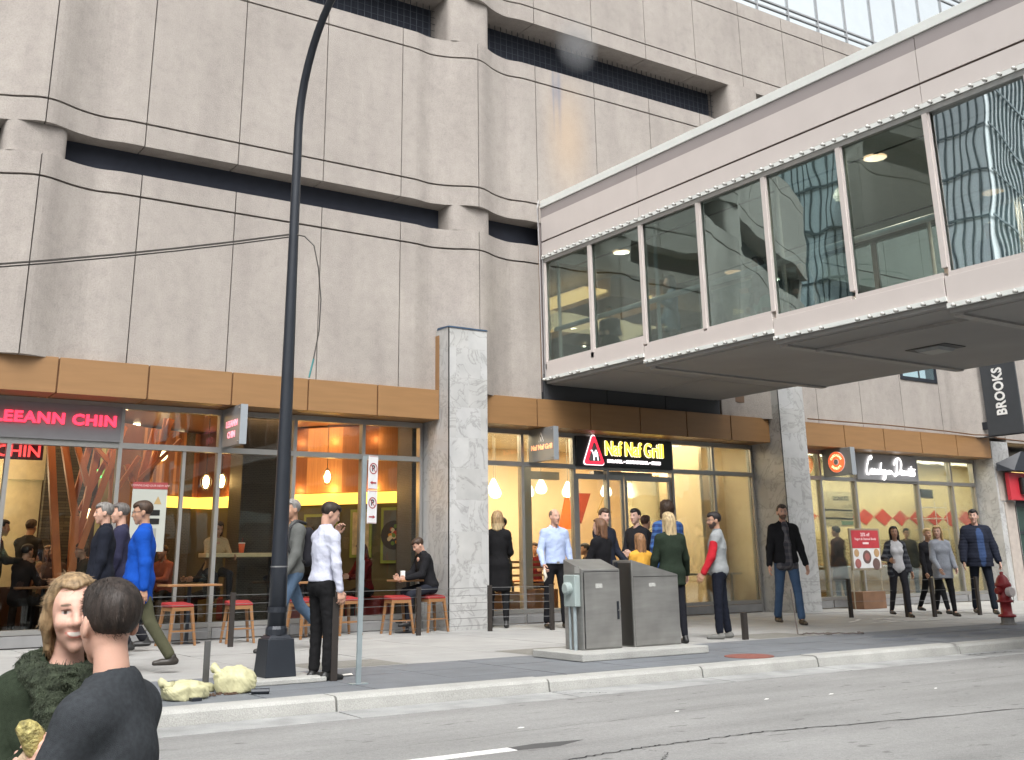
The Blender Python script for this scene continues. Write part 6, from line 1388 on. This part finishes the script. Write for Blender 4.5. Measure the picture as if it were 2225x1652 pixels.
P('young woman with long dark curly hair, white top and plaid flannel', (21.15, 15.9), 212, 1.95, SK2, ('long', BLKH), ((.66, .66, .68), dict(name='blouse', hem=.84, sleeve=(.02, .022, .035))), (.035, .035, .042), (.015, .012, .012), legs=((10, 4, 2), (-12, 14, 2)), arms=((0, 12, 20, .0), (10, 26, 70, .35)), head=(8, 0, 3), female=True, extras=lambda i: open_shirt(i, PL3), face_q=.0072)
P('blonde woman in a light grey sweater and black leggings looking left', (22.12, 15.45), 205, 1.96, SKP, ('long', BLO), ((.27, .29, .33), dict(name='sweater', hem=.74, puff=.028)), (.014, .014, .016), (.014, .014, .014), legs=((8, 4, 2), (-10, 12, 2)), arms=((10, 10, 30, .25), (8, 10, 30, .2)), head=(42, -6, 0), female=True, topmat=KNITM, build=1.05)
P('dark-clothed woman almost hidden behind the blonde woman in grey', (22.9, 16.3), 200, 1.98, SK2, ('short', BLO), ((.015, .015, .018), dict(hem=.8, puff=.02)), (.014, .014, .016), legs=WALK, female=True)
P('young man in a navy quilted puffer jacket over a blue shirt, head turned left', (23.55, 15.45), 222, 2.34, SKP, ('short', BLKH), ((.022, .026, .042), dict(hem=.80, puff=.045, rings=58, paint=[((-.02, .17, 1.2), (.065, .10, .42), (.05, .085, .19))])), (.016, .02, .03), (.04, .035, .03), legs=((8, 3, 4), (-6, 8, 4)), arms=((6, 16, 10, 0), (6, 16, 12, 0)), head=(22, 0, 0), face_q=.0072, wrinkle=.004, build=1.06)
P('young man in glasses wearing a grey fleece vest over red sleeves, seen from behind', (13.55, 13.75), -38, 2.06, SK2, ('short', BLKH), ((.27, .285, .29), dict(name='vest', hem=.84, puff=.025, sleeve=(.42, .02, .03), collar=(.12, .14, .16))), (.010, .012, .02), (.16, .16, .15), legs=((3, 3, 5), (-3, 3, 5)), arms=((14, 14, 14, -.05), (-2, 10, 12, 0)), head=(-30, -6, 0), beard=(.06, .04, .035), extras=glasses, face_q=.0072, q=.8, wrinkle=.009)
P('blonde woman with long hair in a dark green sweater, back to the camera', (12.22, 13.45), 18, 2.02, SKP, ('verylong', BLO2), ((.022, .032, .022), dict(name='sweater', hem=.78, puff=.022)), (.014, .015, .02), (.012, .012, .012), legs=STAND, arms=((8, 13, 14, .05), (14, 18, 16, -.1)), head=(0, 0, 0), female=True, build=1.1, topmat=KNITM)
P('shaggy brown-haired man in a blue plaid shirt behind the blonde woman', (14.95, 16.5), 10, 2.42, SK1, ('shaggy', BRN_), ((.02, .07, .26), dict(name='shirt', hem=.8, puff=.02)), (.02, .03, .05), legs=STAND, arms=((6, 10, 12, .1), (6, 10, 12, .1)), topmat=PL2, build=1.12)
P('woman with long auburn hair in a mustard top, back to the camera behind the cabinets', (12.02, 13.95), 12, 1.70, SKP, ('verylong', (.22, .115, .055)), ((.60, .32, .05), dict(name='sweater', puff=.02)), (.03, .04, .07), legs=STAND, arms=((8, 10, 20, .1), (10, 12, 24, .05)), female=True)
P('woman with shoulder-length brown hair in a black coat standing behind the left cabinet', (12.05, 15.0), -14, 1.98, SKP, ('bob', (.13, .065, .035)), ((.010, .010, .012), dict(hem=.6, puff=.03)), (.012, .012, .014), legs=STAND, arms=((20, 10, 40, .2), (20, 10, 40, .2)), head=(-10, 0, 0), female=True)
P('tall dark-haired man in a navy sweater just behind the brown-haired woman', (13.75, 17.0), 170, 2.28, SKP, ('short', BRN_), ((.015, .018, .028), dict(hem=.8, puff=.02)), (.02, .02, .03), legs=STAND, arms=((14, 8, 40, .2), (10, 10, 16, .1)), head=(20, -6, 0))
P('young dark-haired man in a black shirt in profile, looking left', (15.0, 17.5), -98, 2.31, SKP, ('short', BLKH), ((.02, .02, .024), dict(name='shirt', hem=.82, puff=.012)), (.03, .03, .04), legs=STAND, arms=((20, 8, 60, .2), (10, 10, 30, .2)), head=(-8, 0, 0), face_q=.0075)
P('dark-haired man in profile facing right, just behind the man in the black shirt', (16.2, 18.6), 75, 2.24, SK2, ('short', (.06, .03, .02)), ((.02, .018, .02), dict(hem=.8)), (.03, .03, .04), legs=STAND)
P('woman with messy blonde hair in a black coat, back turned beside the marble pillar', (12.60, 19.05), 40, 2.30, SKP, ('bob', (.30, .20, .10), BLO2), ((.010, .010, .011), dict(hem=.55, puff=.02)), (.012, .012, .013), legs=STAND, arms=((18, 8, 60, .3), (18, 8, 60, .3)), female=True)
P('woman with dark pulled-back hair in a dark green coat, in profile facing left', (13.85, 20.75), -95, 2.26, SK1, ('short', BLKH), ((.028, .032, .024), dict(hem=.6, puff=.02)), (.02, .02, .024), legs=STAND, arms=((20, 8, 50, .3), (20, 8, 50, .3)), female=True, face_q=.0075)
# seated outside and inside
SIT = ((82, 84, 6), (78, 80, 6))
P('young dark-haired man in a black jacket hunched on a stool at the patio table', (10.98, 19.0), -82, 2.05, SK1, ('short', BRN_), ((.013, .013, .015), dict(hem=.9, puff=.028, collar=(.013, .013, .015))), (.018, .02, .028), (.015, .015, .015), legs=((74, 70, 6), (80, 86, 6)), arms=((38, 8, 55, .35), (42, 8, 55, .35)), head=(0, -26, 0), lean=16, sit=.70, face_q=.0075)
P('woman with reddish hair in a dark red top seated in the booth', (10.55, 20.9), -100, 2.0, SK1, ('bob', (.10, .03, .02)), ((.09, .008, .008), dict(puff=.02)), (.02, .02, .02), legs=SIT, arms=((40, 8, 60, .3), (42, 8, 60, .3)), lean=8, sit=.62, female=True, head=(0, -10, 0))
P('woman in a cream sweater seated at the pale window counter', (7.45, 21.3), 178, 2.0, SK2, ('long', BRN_), ((.42, .33, .20), dict(name='sweater', puff=.02)), (.02, .02, .03), legs=SIT, arms=((35, 14, 60, .25), (40, 10, 45, .0)), lean=8, sit=1.05, z0=0, female=True, head=(0, -18, 0), topmat=KNITM)
P('grey-blond diner bent over behind the booth, near the parking signs', (9.7, 22.9), 120, 2.0, SK2, ('short', (.25, .17, .09)), ((.03, .03, .035), {}), legs=SIT, sit=.72, arms=HANG)
P('diner in black seen from behind at the mirror, tied hair', (9.95, 22.45), -160, 2.1, SK2, ('short', BLKH), ((.012, .012, .012), {}), legs=STAND, arms=HANG)
P('kitchen worker in a pale shirt bending at the cream kitchen opening', (3.95, 24.4), -60, 2.3, SK2, ('short', BRN_), ((.52, .43, .28), {}), (.05, .04, .03), legs=STAND, lean=18, arms=((30, 8, 40, .2), (30, 8, 40, .2)))
D_ = (.018, .015, .013)
for lab, x, y, hd, hgt, hr, tc, st_ in (
    ('dark-clothed diner standing at the far left edge inside the restaurant', 3.55, 21.9, 100, 2.15, BLKH, D_, None),
    ('diner in black with an orange scarf seated at the left dining table', 4.0, 21.6, 60, 2.0, BLKH, (.02, .015, .015), .62),
    ('woman with light brown hair seated beyond the left dining table', 4.75, 22.9, -150, 2.0, (.22, .13, .06), (.25, .14, .07), .62),
    ('long-haired woman with a bare shoulder seated facing the table', 4.72, 22.2, -140, 2.0, (.10, .05, .03), (.10, .06, .04), .62),
    ('diner in a dark olive jacket seated in profile beside the orange beams', 5.15, 21.7, -92, 2.05, (.09, .05, .025), (.045, .038, .028), .62),
    ('pale-haired diner seated far back behind the beams', 4.95, 24.6, 170, 2.0, (.30, .24, .16), (.30, .25, .18), .62),
    ('diner with light hair just right of the beams, partly behind the walkers', 5.9, 23.8, 200, 2.0, (.20, .12, .06), (.12, .11, .06), .62),
    ('dark-haired diner with folded arms seated below the second cage pendant lamp', 7.9, 22.6, -100, 2.0, BLKH, (.02, .018, .02), .62),
    ('diner in charcoal seated low between the lamp pole and the counter cups', 8.6, 22.0, 100, 2.0, BRN_, (.03, .03, .032), .62),
    ('long-haired woman in dark purple seated near the tile column', 8.9, 23.0, -160, 2.0, BRN_, (.035, .015, .03), .62),
    ('diner in a navy top seated at the back, left of the white-shirted man', 9.0, 21.6, -70, 2.0, BRN_, (.015, .02, .035), .62),
    ('standing diner in black near the stacked stone wall', 5.6, 25.2, 150, 2.2, BLKH, (.015, .015, .018), None),
    ('diner in brown leaning over a table behind the blue-jacketed man', 6.3, 22.2, -120, 2.0, BRN_, (.05, .03, .02), .62),
    ('standing diner in dark grey deep inside, left of the beams', 4.5, 24.0, 40, 2.25, BRN_, (.03, .028, .026), None),
    ('diner in a pink top seated behind the paper notice', 7.0, 22.9, -120, 2.0, BRN_, (.30, .10, .07), .62)):
    P(lab, (x, y), hd, hgt, SK2, ('long' if 'haired woman' in lab or 'woman with' in lab else 'short', hr), (tc, dict(puff=.02)), (.02, .018, .018), legs=SIT if st_ else STAND, sit=st_, arms=((40, 8, 55, .3), (40, 8, 55, .3)), face_q=.011, q=1.3, lean=6, female='woman' in lab)
t_ = ['wooden dining table crowded with cups at the left edge of the restaurant', 'dining table behind the first, under the orange beams']
table(4.45, 21.75, t_[0], 1.1, .95, mat('table_wood', (.22, .10, .04), .4)); table(5.4, 23.4, t_[1], 1.0, .95, mat('table_wood', (.22, .10, .04), .4))
for i_, (x, y, lab) in enumerate(((4.2, 21.7, 'small condiment bottle on the left dining table'), (4.35, 21.65, 'taller condiment bottle on the left dining table'), (4.7, 21.7, 'white food tray on the left dining table'))):
    if i_ < 2: o = empty('condiment_bottle', (x, y, .95), 0, lab, 'bottle'); MB().lathe([(.03, 0), (.03, .12+.04*i_), (.012, .17+.04*i_), (.012, .2+.04*i_)], (0, 0, 0), 10).build('body', mat('bottle_amber', (.35, .18, .1), .3), o, True)
    else: tag(MB().box(x-.12, x+.12, y-.09, y+.09, .951, .985).build('food_tray', mat('tray_cream', (.5, .4, .28), .5), bevel=.008), lab, 'tray')
for lab, x, y, hd, hr, tc, st_ in (
    ('seated diner with curly brown hair behind the first mullion of the middle shop', 14.45, 21.6, -60, BRN_, (.02, .015, .015), .64),
    ('smiling diner in a maroon top seated deeper in the middle shop', 15.75, 22.2, -170, (.04, .02, .015), (.12, .01, .01), .64),
    ('dark-haired diner behind the door glass right of the blue-shirted man', 16.4, 21.0, -60, BLKH, (.05, .04, .03), .60)):
    P(lab, (x, y), hd, 2.0, SK2, ('short', hr), (tc, dict(puff=.02)), (.02, .018, .018), legs=SIT, sit=st_, arms=((40, 8, 55, .3), (40, 8, 55, .3)), face_q=.010, q=1.2)
P('customer in a brown hooded coat standing inside the right shop door', (25.3, 20.9), -10, 2.15, SK3, ('short', BLKH), ((.07, .03, .022), dict(hem=.55, puff=.04)), (.02, .02, .02), legs=STAND, face_q=.010)
P('customer in glasses and an olive jacket inside the right shop behind the dark-haired woman', (28.0, 20.6), -150, 2.1, SK2, ('short', BLKH), ((.06, .05, .03), dict(hem=.7, puff=.03)), (.02, .02, .02), legs=STAND, face_q=.010, extras=glasses)
# people on the skybridge (bridge floor z = 5.30)
BZ = 5.30
P('dark-suited person with folded hands on the skybridge, behind the second window', (16.6, 20.0), -120, 2.0, SK3, ('short', BLKH), ((.012, .013, .016), dict(hem=.7, puff=.03)), (.012, .012, .014), z0=BZ, arms=((22, 8, 60, .45), (22, 8, 60, .45)), face_q=.010, q=1.2)
P('woman with pale scarf and shoulder bag standing on the skybridge, third window', (16.05, 17.2), -60, 2.05, SK2, ('long', BLKH), ((.13, .20, .27), dict(hem=.7, puff=.03)), (.05, .05, .06), z0=BZ, arms=((14, 8, 110, .25), (10, 8, 20, .1)), face_q=.010, q=1.2, female=True)
P('person with curly hair crouched low on the skybridge, fourth window', (15.5, 15.2), -90, 2.0, SK3, ('shaggy', (.04, .035, .03)), ((.04, .04, .045), dict(puff=.03)), (.02, .02, .025), z0=BZ, legs=((95, 120, 6), (95, 120, 6)), sit=.18, lean=25, face_q=.010, q=1.2)
P('woman in black with teal top tied at her waist on the skybridge', (16.8, 15.2), -75, 2.12, SK2, ('long', (.10, .055, .035)), ((.016, .018, .022), dict(hem=.86, puff=.02)), (.016, .016, .018), z0=BZ, arms=((24, 8, 60, .2), (10, 8, 20, .1)), face_q=.010, q=1.2, female=True, lean=4, extras=lambda i: mesh_obj('waist_wrap', [surface(xf_scale([C(i['up']((-.1, 0, .93)), i['up']((.1, 0, .90)), .14, .13)], i['s']), .02, .03, wr(4, .008), (), (), [(.02, .22, .17)])], CLOTHM, i['root']))
P('woman in a dark plaid shirt with long brown hair on the skybridge, fifth window', (17.6, 14.8), -100, 2.02, SK2, ('long', (.07, .04, .03)), ((.04, .04, .045), dict(hem=.75, puff=.02)), (.02, .02, .025), z0=BZ, arms=((24, 8, 60, .3), (10, 8, 20, .1)), face_q=.010, q=1.2, female=True, topmat=PL1)
P('person with light shirt seen faintly through the brightest skybridge window', (18.6, 11.1), -140, 2.05, SK2, ('short', (.10, .08, .07)), ((.10, .12, .17), dict(hem=.8, puff=.03)), (.03, .03, .04), z0=BZ, face_q=.010, q=1.2)
# ---------------------------------------------------------------- the couple in the foreground, seated on a bench
B_W = mat('bench_wood', (.36, .14, .04), .5, 0, .15, 3, .1, 40, stretch=(6, 1, 1))
BR = R(-24); bench.rotation_euler = (0, 0, BR)
MB().box(-1.3, .45, -.30, .15, .30, .345).build('seat', B_W, bench, bevel=.01)
MB().box(-1.9, .12, .36, .40, .62, .93).build('backrest', B_W, bench, bevel=.01)
for x in (-1.2, .35): MB().box(x-.04, x+.04, -.28, .15, 0, .30).build('leg', B_W, bench, bevel=.006)
FGM, fgi = P('man with short dark hair in a charcoal sweater, seen from behind at the lower left', (1.035, 3.80), -46, 1.98, (.62, .37, .28), ('short', (.030, .022, .018)), ((.045, .050, .056), dict(name='sweater', hem=.85, puff=.022, crew=True, wf=11)), (.03, .035, .05), (.03, .02, .015),
   legs=((88, 88, 8), (84, 86, 8)), arms=((24, 12, 60, .25), (20, 14, 60, .2)), head=(34, 3, 0), lean=3, sit=.29, z0=-.14, q=.5, face_q=.0048, topmat=KNITM, build=.92, wrinkle=.004, curl=(.8, .8), hairs=(5200, .020, .0012))
def scarf(i):
    up = i['up']; s = i['s']; L = [C(up((.11*math.cos(a), .095*math.sin(a)-.0, 1.485-.02*math.sin(a))), up((.11*math.cos(a+.5), .095*math.sin(a+.5), 1.485-.02*math.sin(a+.5))), .040, .040) for a in [.45*k for k in range(14)]]
    L += [C(up((-.06, .11, 1.46)), up((-.03, .17, 1.27)), .048, .055), C(up((.06, .11, 1.46)), up((.0, .175, 1.25)), .048, .055), C(up((-.02, .175, 1.28)), up((-.01, .17, 1.20)), .06, .04)]
    r = np.random.RandomState(5); Dv = r.normal(size=(6, 3))
    def fur(P): return .0030*sum(np.sin(P@(Dv[k]*95)+k) for k in range(6))*s*.6
    sf = surface(xf_scale(L, s), .0072*s, .018*s, fur, (), (), [(.042, .053, .034)])
    mesh_obj('scarf', [sf, strand_set(sf, 6500, .012*s, .007*s, (.048, .060, .038), 8, np.array([0, 0, -1.]), .0012)], attr_mat('fur_scarf', .9, 1.0, 120, var=.5, scale=30), i['root'])
def cuffs(i):
    s = i['s']; ps = []
    for k in (0, 1):
        a, b, c, fd = i['AJ'][k]; ps.append(surface(xf_scale([C(b+(c-b)*.45, c+fd*.02, .047, .037)], s), .008*s, .02*s, wr(9, .006*s, 50), (), (), [(.60, .45, .32)]))
    mesh_obj('cuff', ps, KNITM, i['root'])
    a, b, c, fd = i['AJ'][0]; a2, b2, c2, fd2 = i['AJ'][1]; m = (c+fd*.10+c2+fd2*.10)/2*s; u = np.array([.10, .45, .55]); u = np.array([.40, .12, .62]); u /= np.linalg.norm(u)
    w0 = m-u*.06; W = MB(); W.tube([tuple(w0+u*t+np.array([.006*math.sin(t*90), 0, 0])) for t in (0, .02, .05, .08, .11, .14, .16, .172)], [.022, .034, .038, .035, .039, .033, .025, .008], 12)
    o = W.build('food_wrap', mat('wrap_paper', (.42, .36, .13), .5, 0, .8, 34, 1.0, 60), None, True); mw = i['root'].matrix_basis
    o.parent = i['root']; 
    return o
WM, wi = P('smiling blonde woman in fuzzy green scarf holding a wrapped sandwich at lower left', (.965, 4.22), 190, 1.96, (.66, .40, .31), ('tucked', (.27, .185, .10)), ((.030, .040, .026), dict(name='sweater', hem=.85, puff=.02)), (.03, .035, .05), (.03, .02, .015),
   legs=((88, 88, 8), (84, 86, 8)), arms=((20, 4, 107, .98), (20, 6, 103, .42)), head=(-4, -2, 6), lean=3, sit=.33, z0=-.14, q=.7, face_q=.0033, topmat=KNITM, female=True, smile=True, extras=lambda i: (scarf(i), cuffs(i)), curl=(1.0, 1.0), hairs=(3600, .034, .0005))
